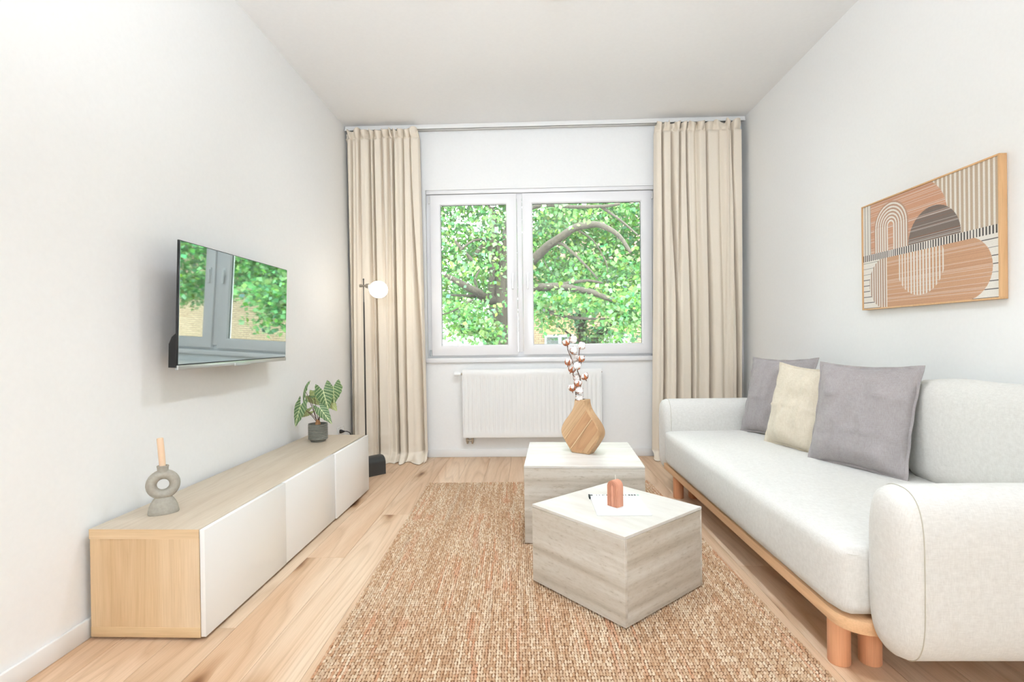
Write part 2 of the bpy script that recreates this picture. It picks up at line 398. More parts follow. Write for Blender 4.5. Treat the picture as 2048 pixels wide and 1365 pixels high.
# ------------------------------------------------------------------ added fill lights out of frame: rear globe, standing uplight, ceiling spots
def rear_fill(x, y, z, power, label):  # globe light added out of view to light the room evenly from behind
    t = thing('rear_fill_globe', label, 'lamp', (x, y, ZC), 0, 'added globe fill lights')
    R_ = .16; zc = z - ZC
    lathe('canopy', [(0, 0), (.05, 0), (.05, -.015), (.02, -.03), (0, -.03)], TRIM, t, 24)
    tube('cord', [(0, 0, -.03), (0, 0, zc + R_ + .02)], .003, HANDLE, t, 8)
    lathe('cap', [(0, R_ + .025), (.03, R_ + .025), (.035, R_ - .01), (0, R_ - .01)], BRASSM, t, 24, loc=(0, 0, zc))
    lathe('globe', [(R_ * math.sin(k * PI / 16), -R_ * math.cos(k * PI / 16)) for k in range(17)], emit('rear_fill_glow', (1, .98, .95, 1), 6.), t, 32, smooth=True, loc=(0, 0, zc))
    ld = bpy.data.lights.new('rear_fill_light', 'POINT'); ld.energy = power; ld.shadow_soft_size = R_ * 1.03; ld.color = FILL_COL
    lo = bpy.data.objects.new('rear_fill_light', ld); COL.objects.link(lo); lo.parent = t; lo.location = (0, 0, zc)
rear_fill(-.21, -3.1, 1.75, REAR_FILL_POWER, 'added white globe fill light in the rear of the room, behind the camera')
def up_fill(x, y, label):  # standing light added out of view to brighten ceiling and far end
    t = thing('up_fill_stand', label, 'lamp', (x, y, 0), 0, 'added standing fill lights')
    lathe('base', [(0, 0), (.14, 0), (.14, .012), (.03, .025), (0, .025)], BLACKM, t, 32)
    tube('pole', [(0, 0, .02), (0, 0, 1.66)], .011, BLACKM, t, 12)
    lathe('bowl', [(0, 1.64), (.04, 1.65), (.13, 1.72), (.17, 1.77), (.165, 1.772), (.125, 1.728), (.04, 1.665), (0, 1.66)], TRIM, t, 36)
    lathe('bulb', [(0, 1.664), (.03, 1.68), (.035, 1.70), (.02, 1.725), (0, 1.73)], emit('up_fill_bulb', (1, .98, .95, 1), 8.), t, 16)
    ld = bpy.data.lights.new('up_fill_beam', 'SPOT'); ld.energy = UP_FILL_POWER; ld.spot_size = math.radians(105); ld.spot_blend = 1.; ld.shadow_soft_size = .1; ld.color = FILL_COL
    lo = bpy.data.objects.new('up_fill_beam', ld); COL.objects.link(lo); lo.parent = t; lo.location = (0, 0, 1.78); lo.rotation_euler = (PI - math.radians(62), 0, 0)
up_fill(-.17, -.55, 'added standing fill light with white bowl behind the camera')
def ceiling_fill(x, y, power, label, tilt=0.):  # ceiling light added above the frame to brighten the tops below
    t = thing('ceiling_fill', label, 'lamp', (x, y, ZC), 0, 'added ceiling fill lights')
    lathe('housing', [(0, 0), (.05, 0), (.05, -.09), (.044, -.09), (.044, -.07), (0, -.07)], TRIM, t, 28)
    lathe('lens', [(0, -.0705), (.0435, -.0705), (.04, -.074), (0, -.075)], emit('ceiling_fill_lens', (1, .98, .95, 1), 6.), t, 28)
    ld = bpy.data.lights.new('ceiling_fill_beam', 'SPOT'); ld.energy = power; ld.spot_size = math.radians(125); ld.spot_blend = 1.; ld.shadow_soft_size = .045; ld.color = FILL_COL
    lo = bpy.data.objects.new('ceiling_fill_beam', ld); COL.objects.link(lo); lo.parent = t; lo.location = (0, 0, -.1); lo.rotation_euler = (math.radians(tilt), 0, 0)
ceiling_fill(.15, 2.6, TOP_FILL_POWER, 'added white fill light on the ceiling over the tables, above the frame')
ceiling_fill(.15, 1.1, TOP_FILL_POWER, 'added white fill light on the ceiling over the rug, above the frame')
ceiling_fill(-.45, 2.5, WALL_FILL_POWER, 'added tilted ceiling fill spot aimed at the left curtain, above the frame', 46)  # tilted pair added to brighten the back wall and curtains
ceiling_fill(.75, 2.5, WALL_FILL_POWER, 'added tilted ceiling fill spot aimed at the right curtain, above the frame', 46)

# ------------------------------------------------------------------ jute rug
def make_rug():
    W, L = 1.60, 2.32
    a = math.atan2(.056, 2.153)       # slight turn
    rug = thing('jute_rug', 'woven natural jute rug with tan and rust streaks under the stone tables', 'rug', (-.745, 3.757, 0), a)
    bpos = box('backing', (0, -L, 0.0005), (W, 0, .006), RUGB, rug)
    nx, ny = 168, 146
    px, py = W / nx, L / ny
    K = 4
    I, J = np.meshgrid(np.arange(nx), np.arange(ny), indexing='ij')
    jx = RNG.normal(0, .0009, I.shape); jy = RNG.normal(0, .0011, I.shape)
    cx = (I + .5) * px + jx; cy = -(J + .5) * py + jy
    h = .0078 + RNG.normal(0, .0009, I.shape); wx = px * .55 * (1 + RNG.normal(0, .07, I.shape)); wy = py * .50 * (1 + RNG.normal(0, .08, I.shape))
    sk = RNG.normal(.25, .12, I.shape)
    uu, vv = np.meshgrid(np.linspace(-1, 1, K), np.linspace(-1, 1, K), indexing='ij')
    prof = np.clip((1 - np.abs(uu) ** 2.2) * (1 - np.abs(vv) ** 2.2), 0, 1) ** .6
    rnd = np.sqrt(np.clip(1 - .35 * (uu * vv) ** 2, 0, 1))
    X = cx[..., None, None] + wx[..., None, None] * (uu * rnd) ; Y = cy[..., None, None] + wy[..., None, None] * (vv * rnd + sk[..., None, None] * uu * .5)
    Z = .0045 + h[..., None, None] * prof
    P = np.stack([X, np.clip(Y, -L - .004, .004), Z], -1).reshape(-1, 3)
    n = nx * ny; base = np.arange(n)[:, None] * K * K
    loc = np.array([[i * K + j, (i + 1) * K + j, (i + 1) * K + j + 1, i * K + j + 1] for i in range(K - 1) for j in range(K - 1)])
    Fq = (base[:, :, None] + loc[None]).reshape(-1, 4)
    me = bpy.data.meshes.new('weave')
    me.vertices.add(len(P)); me.vertices.foreach_set('co', P.ravel().astype(np.float32))
    me.loops.add(Fq.size); me.loops.foreach_set('vertex_index', Fq.ravel().astype(np.int32))
    me.polygons.add(len(Fq)); me.polygons.foreach_set('loop_start', np.arange(0, Fq.size, 4, dtype=np.int32))
    me.update(); me.validate(); shade(me)
    # streaky yarn colours, long in y, narrow in x
    def streak(sx, sy, seed):
        r = np.random.default_rng(seed); ax = int(nx * sx) + 3; ay = int(ny * sy) + 3
        G = r.random((ax, ay)); xi = np.linspace(0, ax - 1.001, nx); yi = np.linspace(0, ay - 1.001, ny) 
        i0 = xi.astype(int); j0 = yi.astype(int); fx = (xi - i0)[:, None]; fy = (yi - j0)[None]; fy = fy * fy * (3 - 2 * fy)
        g_ = lambda a_, b_: G[np.ix_(a_, b_)]
        return (g_(i0, j0) * (1 - fx) + g_(i0 + 1, j0) * fx) * (1 - fy) + (g_(i0, j0 + 1) * (1 - fx) + g_(i0 + 1, j0 + 1) * fx) * fy
    s1 = streak(1., .06, 1); s2 = streak(.45, .03, 2); s3 = streak(1., .1, 3); s4 = RNG.random((nx, ny))
    t_ = .30 * s1 + .26 * s2 + .44 * s4
    t_ = np.clip((t_ - .25) / .5, 0, 1)
    c0 = np.array(srgb(184, 146, 112)[:3]); c1 = np.array(srgb(203, 172, 140)[:3]); c2 = np.array(srgb(224, 204, 176)[:3]); cr = np.array(srgb(196, 134, 98)[:3]); cg = np.array(srgb(198, 186, 164)[:3])
    tt = t_[..., None]
    col = np.where(tt < .5, c0 + (c1 - c0) * tt * 2, c1 + (c2 - c1) * (tt - .5) * 2)
    red = np.clip((s3 * .6 + s2 * .4 - .62) * 4, 0, .6)[..., None]; col = col * (1 - red) + cr * red
    gr = np.clip((streak(.6, .02, 5) - .70) * 2, 0, .3)[..., None]; col = col * (1 - gr) + cg * gr
    cols = np.repeat(col.reshape(-1, 3), K * K, 0)
    shadev = np.clip(.55 + .45 * prof.ravel() / prof.max() * 1.1, 0, 1); shadev = np.ones_like(shadev)
    set_color(me, cols * np.tile(shadev, n)[:, None])
    o = link('weave', me, RUGM, rug); o['kind'] = 'stuff'
make_rug()
RZ = .0158

# ------------------------------------------------------------------ media console
def console():
    L, D, H, z0 = 1.80, .40, .384, .010
    t = thing('media_console', 'long low oak media console with three gloss white doors', 'cabinet', (-1.168, 1.79, 0), math.radians(-.55))
    tp = .036
    box('top_panel', (-D, 0, H + z0 - tp), (0, L, H + z0), CABOAKY, t, .0015)
    box('bottom_panel', (-D, 0, z0), (0, L, z0 + tp), CABOAKX, t, .0015)
    # edge strips on the near end
    box('end_strip', (-D, -.0012, H + z0 - tp + .001), (0, 0, H + z0 - .001), CABOAKX, t)
    for y in (.0, L - .016): box('side_panel', (-D + .001, y + .0015, z0 + tp), (-.001, y + .0165, H + z0 - tp), CABOAK, t)
    box('back_panel', (-D, .018, z0 + tp), (-D + .006, L - .018, H + z0 - tp), CABOAK, t)
    for i, (a, b, px) in enumerate(((0, .598, 0.), (.602, 1.199, -.002), (1.203, 1.80, .005))):
        box('door', (.002 + px, a, z0 + .004), (.020 + px, b, H + z0 - .002), GLOSSW, t, .0015)
    for x in (-.37, -.04):
        for y in (.04, L - .04): lathe('foot', [(0, 0), (.017, 0), (.018, .004), (.018, z0)], plain('foot_plastic', srgb(200, 196, 186), .5), t, 16, loc=(x, y, 0))
console()
CZ = .394

# ------------------------------------------------------------------ television
def tv():
    Y0, Y1, Z0, Z1 = 2.123, 3.088, .945, 1.482
    w, h = Y1 - Y0, Z1 - Z0
    t = thing('television', 'flat black television on the left wall reflecting the window', 'television', (-1.468, Y0, Z0))
    t.rotation_euler = (0, math.radians(2.0), 0)
    box('screen', (.0005, .004, .016), (.0035, w - .004, h - .004), SCREEN, t)
    box('bezel', (-.008, 0, 0), (0., w, h), BLACKP, t, .001)
    box('bottom_bar', (-.008, 0, -.008), (.006, w, .012), SILVER, t, .002)
    box('logo_tab', (.0, w * .5 - .07, -.012), (.012, w * .5 + .07, .004), SILVER, t, .002)
    prism('rear_housing', [(-.008, .0), (-.052, .0), (-.052, .10), (-.04, .13), (-.008, .16)], w - .04, BLACKP, t, 'Y', .003, loc=(0, w / 2, 0))
    bpy.context.view_layer.update()
    box('wall_bracket', (-.115, w / 2 - .2, .16), (-.05, w / 2 + .2, .38), BLACKP, t, .004)
tv()

# ------------------------------------------------------------------ framed art
def art():
    Y0, Y1, Z0, Z1 = 2.101, 2.946, 1.181, 1.752
    w, h = Y1 - Y0, Z1 - Z0
    t = thing('framed_art', 'oak-framed abstract print with arches and striped circles on the right wall', 'picture', (XR, Y1, Z0))
    xb, xf = -.032, -.001
    f = .007
    box('frame_rail', (xb, -w, 0), (xf, 0, f), FRAMEW, t, .001); box('frame_rail', (xb, -w, h - f), (xf, 0, h), FRAMEW, t, .001)
    box('frame_stile', (xb, -w, f), (xf, -w + f, h - f), FRAMEW, t, .001); box('frame_stile', (xb, -f, f), (xf, 0, h - f), FRAMEW, t, .001)
    NA, NB = 430, 290
    a, b = np.meshgrid(np.linspace(0, 1, NA), np.linspace(0, 1, NB), indexing='ij')
    X, Yv = a * w, b * h          # metres, a from far/left to near/right
    S = lambda *c: np.array(srgb(*c)[:3])
    peach, tan, white, grey, pink, dark = S(205, 158, 130), S(198, 160, 126), S(232, 226, 216), S(128, 116, 108), S(196, 150, 126), S(88, 84, 80)
    C = np.empty(a.shape + (3,)); C[:] = peach
    hair = np.random.default_rng(3).random(NB); hairw = (hair > .86); haird = (hair < .14)
    def hairline(col, mask, wt=.55, dk=.35):
        m = mask & hairw[None, :]; C[m] = C[m] * (1 - wt) + white * wt
        m = mask & haird[None, :]; C[m] = C[m] * (1 - dk) + S(150, 105, 85) * dk
    up = b > .52; low = b < .46; band = (b >= .46) & (b <= .52)
    C[low] = tan * .55 + peach * .45
    hairline(None, up | low)
    # upper right vertical stripes
    pe = ((X - .45 * w) ** 2 + ((b - .70) * h) ** 2 < (.245 * w) ** 2) | (a < .45)
    st = up & ~pe; per = .0285; ph = (a % per) / per
    C[st & (ph < .42)] = white; C[st & (ph >= .42)] = S(192, 172, 150)
    # dark half disc
    dd = up & ((X - .595 * w) ** 2 + ((b - .525) * h) ** 2 < .157 ** 2); C[dd] = grey; hairline(None, dd, .5, .6)
    # left stripes
    ls = up & (a < .075); C[ls] = np.where((((a[ls] - .0) % .027) / .027 < .5)[:, None], white, grey * .5 + white * .5)
    # arch
    cx, cy = .26 * w, .747 * h
    r = np.where(Yv > cy, np.hypot(X - cx, Yv - cy), np.abs(X - cx)); am = up & (r < .126) & (r > .02)
    C[am] = np.where((((r[am] - .02) % .0177) / .0177 < .5)[:, None], white, S(186, 150, 128))
    # tick band
    C[band] = white; C[band & ((a % .0185) / .0185 < .48)] = dark
    # lower right lines, stadium
    big = (a < .80) | ((X - .80 * w) ** 2 + ((b - .235) * h) ** 2 < (.163 * w) ** 2)
    lr = low & ~big & (a > .7); C[lr] = white; C[lr & (((b % .06) / .06) < .1)] = dark
    ci = low & ((X - .496 * w) ** 2 + ((b - .344) * h) ** 2 < .152 ** 2); C[ci & ((a % .0235) / .0235 < .45)] = white
    ll = low & (a < .224); inn = (X - .224 * w) ** 2 + ((b - .23) * h) ** 2 < .14 ** 2
    C[ll] = white; C[ll & (((b % .055) / .055) < .1)] = dark
    m = ll & inn; C[m] = np.where((((a[m]) % .0215) / .0215 < .45)[:, None], white, S(176, 146, 126))
    C *= (1 + np.random.default_rng(8).normal(0, .035, a.shape))[..., None]
    P = np.zeros(a.shape + (3,)); P[..., 0] = -.026; P[..., 1] = -f - a * (w - 2 * f); P[..., 2] = f + b * (h - 2 * f)
    me = grid_mesh('canvas', P); set_color(me, np.clip(C.reshape(-1, 3), 0, 1)); link('canvas', me, ART, t)
    box('backing_board', (-.024, -w + .004, .004), (-.004, -.004, h - .004), RUGB, t)
art()

# ------------------------------------------------------------------ travertine tables
def block_table(name, label, corners, h, z):
    cx = sum(c[0] for c in corners) / 4; cy = sum(c[1] for c in corners) / 4
    a = math.atan2(corners[1][1] - corners[0][1], corners[1][0] - corners[0][0])
    w = math.dist(corners[0], corners[1]); d = math.dist(corners[1], corners[2])
    t = thing(name, label, 'table', (cx, cy, z), a, 'travertine block tables')
    th = .012
    box('top_panel', (-w / 2, -d / 2, h - th), (w / 2, d / 2, h), TRAVT, t, .0012, 1)
    for k in range(2):
        s = 1 if k else -1
        box('side_panel', (-w / 2, s * (d / 2 - th / 2) - th / 2, 0), (w / 2, s * (d / 2 - th / 2) + th / 2, h - th - .0006), TRAV, t, .001, 1)
        box('side_panel', (s * (w / 2 - th / 2) - th / 2, -d / 2 + th + .0005, 0), (s * (w / 2 - th / 2) + th / 2, d / 2 - th - .0005, h - th - .0006), TRAV, t, .001, 1)
    return t
T1 = [(-.003, 2.232), (.323, 1.86), (.716, 2.172), (.390, 2.544)]
block_table('coffee_table', 'lower travertine cube table turned diagonally, nearest the camera, with arch candle on it', T1, .326, RZ)
T2 = [(-.012, 2.632), (.588, 2.602), (.577, 3.205), (-.022, 3.205)]
block_table('coffee_table', 'taller square travertine block table with the wooden vase on it', T2, .391, RZ)
T1Z, T2Z = RZ + .326, RZ + .391

# ------------------------------------------------------------------ sofa
def pill(hw, hh, r, n=7):
    """rounded rectangle outline, centred"""
    o = []
    for (sx, sy, a0) in ((1, -1, -PI / 2), (1, 1, 0), (-1, 1, PI / 2), (-1, -1, PI)):
        for k in range(n + 1):
            a = a0 + k / n * PI / 2; o.append((sx * (hw - r) + r * math.cos(a), sy * (hh - r) + r * math.sin(a)))
    return o
def puffy(name, lo, hi, r, mat, parent, seg=6, puff=.0, wr=0., nsub=8, seed=0):
    bm = bmesh.new(); bm_box(bm, lo, hi)
    bmesh.ops.subdivide_edges(bm, edges=bm.edges[:], cuts=nsub, use_grid_fill=True)
    c = Vector([(lo[i] + hi[i]) / 2 for i in range(3)]); s = Vector([(hi[i] - lo[i]) / 2 for i in range(3)])
    for v in bm.verts:
        d = v.co - c; q = Vector([max(-s[i] + r, min(s[i] - r, d[i])) for i in range(3)])
        e = d - q
        if e.length > 1e-6:
            # cube-to-sphere mapping for corners
            m = max(abs(e.x), abs(e.y), abs(e.z)); d = q + e.normalized() * m if m > 0 else d
        n = Vector((d.x / s.x, d.y / s.y, d.z / s.z))
        for i in range(3):
            j, k = (i + 1) % 3, (i + 2) % 3
            d[i] += puff * n[i] * max(0, 1 - n[j] ** 2) * max(0, 1 - n[k] ** 2)
        if wr: d += Vector(n).normalized() * wr * mnoise.noise((c + d) * 6 + Vector((seed, seed, 0)))
        v.co = c + d
    return link(name, from_bm(bm, name), mat, parent, smooth=True)
def sofa():
    t = thing('sofa', 'cream linen sofa on round beech legs along the right wall', 'sofa', (.93, 1.60, 0), math.radians(.65))
    # local: x to the wall, y into the room, origin at front near corner of the seat
    D, L = .925, 1.95
    zr0, zr1, zs = .150, .190, .422
    # rail with rounded near corner
    o = [(.10, -.03)]
    R_ = .09
    for k in range(7):
        a = -PI / 2 - k / 6 * PI / 2; o.append((.005 + R_ + R_ * math.cos(a), .0 + R_ - .03 + R_ * math.sin(a)))
    o += [(.005, L + .03), (D - .05, L + .03), (D - .05, -.03)]
    prism('base_rail', o, zr1 - zr0, BEECHY, t, 'Z', .003, loc=(0, 0, (zr0 + zr1) / 2))
    puffy('seat', (-.008, -.012, zr1), (D - .03, L + .012, zs), .045, SOFA, t, puff=.012, nsub=22)
    tube('seat_seam', [(.05 - .047 * math.cos(a * PI / 20), .03 - .045 * math.sin(a * PI / 20), .388) for a in range(0, 11)], .0012, SOFA, t, 6)
    def arm(y0, y1, x0):
        w, z0, z1 = y1 - y0, .135, .618
        c = ((y0 + y1) / 2, (z0 + z1) / 2); N = 9
        ol = []
        for k in range(56):
            th = 2 * PI * k / 56 - PI / 2; ct, st = math.cos(th), math.sin(th)
            ol.append((w / 2 * math.copysign(abs(ct) ** (2 / 2.5), ct), (z1 - z0) / 2 * math.copysign(abs(st) ** (2 / 4.2), st)))
        xs = [x0 + .0, x0 + .002, x0 + .01, x0 + .024, x0 + .045, x0 + .06] + list(np.linspace(x0 + .08, D - .01, 14)) + [D, D + .004]
        ins = [.10, .06, .028, .010, .002, 0.] + [0.] * 14 + [.01, .06]
        P = np.zeros((len(xs), len(ol), 3))
        for i, (xv, k) in enumerate(zip(xs, ins)):
            for j, (a, b) in enumerate(ol):
                sa = max(0, 1 - k / (w / 2)); sb = max(0, 1 - k / ((z1 - z0) / 2))
                P[i, j] = (xv, c[0] + a * sa, c[1] + b * sb)
        ob = link('armrest', fix_normals(grid_mesh('armrest', P, closed_v=True, caps=True)), SOFA, t, smooth=60)
        sm = tube_mesh('seam', [(x0 + .052, c[0] + a * 1.0, c[1] + b * 1.0) for a, b in ol + ol[:1]], .0014, 5, caps=False)
        link('seam', sm, plain('seam_thread', srgb(190, 183, 165), .9), ob)
    arm(-.185, .004, .062); arm(L - .004, L + .185, -.004)
    for y in (.095, L - .135):
        for x in (.052, .150): lathe('leg', [(0, 0), (.031, 0), (.033, .003), (.033, zr0)], BEECH, t, 28, loc=(x, y, 0))
        lathe('leg', [(0, 0), (.031, 0), (.033, .003), (.033, zr0)], BEECH, t, 28, loc=(D - .14, y, 0))
    # backrest core and two cushions
    puffy('backrest', (D - .040, 0, zr1), (D - .004, L, .62), .015, SOFA, t, nsub=6)
    for (y0, y1, hc, sd_) in ((.01, .77, .425, 1), (.79, 1.90, .34, 2)):
        b = puffy('back_cushion', (-.06, y0, 0), (.06, y1, hc), .055, SOFA, t, puff=.022, wr=.006, nsub=16, seed=sd_)
        b.rotation_euler = (0, math.radians(3), 0); b.location = (D - .125, 0, zs - .004)
sofa()

# ------------------------------------------------------------------ scatter pillows
def pillow(label, bl, br, tl, tr, T_, mat, seed, creases):
    bl, br, tl, tr = map(Vector, (bl, br, tl, tr))
    o = (bl + br) / 2
    ex = (br - bl + tr - tl); W = ((br - bl).length + (tr - tl).length) / 2
    ez = (tl - bl + tr - br); H_ = ((tl - bl).length + (tr - br).length) / 2
    n_ = ex.cross(ez).normalized()      # towards viewer side
    t = thing('throw_pillow', label, 'pillow', o, 0, 'throw pillows on the sofa')
    N = 40; us = np.linspace(-1, 1, N)
    rnd = np.random.default_rng(seed)
    verts = np.zeros((2, N, N, 3))
    for i, u in enumerate(us):
        for j, v in enumerate(us):
            uu = u * (1 - .055 * (1 - v * v) * u * u); vv = v * (1 - .07 * (1 - u * u) * v * v)
            a, b = (uu + 1) / 2, (vv + 1) / 2
            p = (bl * (1 - a) + br * a) * (1 - b) + (tl * (1 - a) + tr * a) * b
            prof = max(0, (1 - abs(u) ** 3.2)) ** .62 * max(0, (1 - abs(v) ** 3.2)) ** .62
            sag = 1 - .18 * v
            wr = .010 * mnoise.noise(Vector((u * 2.2, v * 2.2, seed * 3.1))) + .007 * mnoise.noise(Vector((u * 6, v * 2.5, seed * 7.7)))
            cr = 0
            for cu in creases[0]: cr += .006 * math.exp(-((u - cu - .03 * math.sin(v * 3 + seed)) / .022) ** 2)
            for cv in creases[1]: cr += .008 * math.exp(-((v - cv - .03 * math.sin(u * 4 + seed)) / .022) ** 2)
            for k, s in ((0, 1), (1, -1)):
                hgt = T_ * prof * sag + (wr * 1.5 + cr) * (prof ** .4)
                verts[k, i, j] = p - o + n_ * s * (hgt if s > 0 else T_ * prof * .8)
    f = grid_mesh('cover_front', verts[0]); b = grid_mesh('cover_back', verts[1][::-1])
    bm = bmesh.new(); bm.from_mesh(f); bm.from_mesh(b); bmesh.ops.remove_doubles(bm, verts=bm.verts[:], dist=1e-5); bmesh.ops.recalc_face_normals(bm, faces=bm.faces[:])
    link('cover', from_bm(bm, 'cover'), mat, t, smooth=70)
    # flange along the edge
    edge = [(i, 0) for i in range(N)] + [(N - 1, j) for j in range(1, N)] + [(i, N - 1) for i in range(N - 2, -1, -1)] + [(0, j) for j in range(N - 2, 0, -1)]
    P = np.zeros((len(edge), 4, 3)); cen = (bl + br + tl + tr) / 4 - o
    for k, (i, j) in enumerate(edge):
        p = Vector(verts[0, i, j]); du = us[i]; dv = us[j]
        out = (ex.normalized() * (1 if du > .999 else -1 if du < -.999 else 0) + ez.normalized() * (1 if dv > .999 else -1 if dv < -.999 else 0))
        wob = n_ * .003 * math.sin(k * .7 + seed)
        P[k] = [p + n_ * .0025 - out * .006, p + out * .009 + wob + n_ * .0015, p + out * .009 + wob - n_ * .0015, p - n_ * .0025 - out * .006]
    link('flange', fix_normals(grid_mesh('flange', P, closed_u=True, closed_v=True)), mat, t, smooth=50)
sz = .428
pillow('large grey cotton pillow at the front of the three, nearest the camera', (1.40, 2.655, sz), (1.575, 2.235, sz), (1.468, 2.655, .905), (1.685, 2.285, .903), .062, GREYP, 1, ((-.33, .33), (-.3, .42)))
pillow('pale beige cotton pillow between the two grey pillows', (1.375, 3.09, sz), (1.47, 2.69, sz), (1.458, 3.06, .885), (1.565, 2.70, .862), .06, BEIGEP, 2, ((), (.0,)))
pillow('grey cotton pillow standing farthest back by the far armrest', (1.395, 3.475, sz), (1.53, 3.10, sz), (1.478, 3.47, .900), (1.70, 3.12, .905), .055, GREYP, 3, ((-.35,), (-.1,)))

# ------------------------------------------------------------------ radiator
def radiator():
    x0, x1, z0, z1, yf, yb = -.583, .625, .185, .780, 4.535, 4.605
    t = thing('radiator', 'white ribbed panel radiator on the wall under the window', 'radiator', (x0, yf, z0))
    w, h, d = x1 - x0, z1 - z0, yb - yf
    n = 33; NX = n * 8 + 1; zs_ = [.0, .012, .04, .055, .07, .09, h - .09, h - .075, h - .06, h - .045, h - .012, h]
    amp = [0, 0, 0, .4, 1, 1, 1, 1, .4, 0, 0, 0]
    xs = np.linspace(.0, w, NX); P = np.zeros((NX, len(zs_), 3))
    ph = xs / w * n * 2 * PI
    prof = np.clip(np.cos(ph) * 1.8, -1, 1) * .5 + .5
    for j, (z, a) in enumerate(zip(zs_, amp)):
        P[:, j, 0] = xs; P[:, j, 2] = z; P[:, j, 1] = .001 + .0065 * a * prof + (.004 if j in (0, len(zs_) - 1) else 0)
    link('front_panel', grid_mesh('front_panel', P), RADW, t, smooth=60)
    box('rear_panel', (.01, .03, .01), (w - .01, .045, h - .02), RADW, t, .004)
    for x in (-.003, w - .001): box('side_cover', (x, .002, .01), (x + .004, d - .005, h), RADW, t, .001)
    box('top_frame', (0, .004, h - .006), (w, .012, h + .002), RADW, t, .001); box('top_frame', (0, d - .02, h - .006), (w, d - .008, h + .002), RADW, t, .001)
    for k in range(38): box('grille_slat', (.012 + k * (w - .03) / 37, .012, h - .005), (.016 + k * (w - .03) / 37, d - .02, h - .001), RADW, t)
    for x in (.16, w - .16): box('mount', (x - .012, .045, .06), (x + .012, d + .019, h - .08), RADW, t)
    v = thing_part = lathe('thermostat_head', [(0, 0), (.016, 0), (.019, .004), (.019, .035), (.017, .05), (.012, .052), (.012, .06)], HANDLE, t, 24, loc=(-.078, .035, h - .035), rot=(0, PI / 2, 0))
    tube('valve_stem', [(-.02, .035, h - .035), (.006, .035, h - .035)], .01, BRASSM, t, 12)
    for dx in (.03, .075):
        tube('pipe_valve', [(dx, .035, -.006), (dx, .035, -.04)], .012, BRASSM, t, 12)
        tube('pipe', [(dx, .035, -.04), (dx, .036, -.05), (dx, d + .015, -.055)], .009, BRASSM, t, 10)
    tube('valve_bridge', [(.02, .03, -.025), (.088, .03, -.025)], .007, BRASSM, t, 10)
    tube('vent_screw', [(w + .002, .03, h - .03), (w + .012, .03, h - .03)], .005, BRASSM, t, 8)
radiator()

# ------------------------------------------------------------------ curtains and rail
rail = thing('curtain_rail', 'white twin-track curtain rail along the ceiling above the window', 'curtain rail', (0, 4.555, ZC))
box('track', (XL + .005, -.03, -.034), (XR - .005, .03, -.0005), TRIM, rail, .003)
box('track_lip', (XL + .005, -.036, -.040), (XR - .005, -.030, -.030), TRIM, rail, .001)
box('track_groove', (XL + .01, -.012, -.0345), (XR - .01, -.004, -.0339), DKRUB, rail)

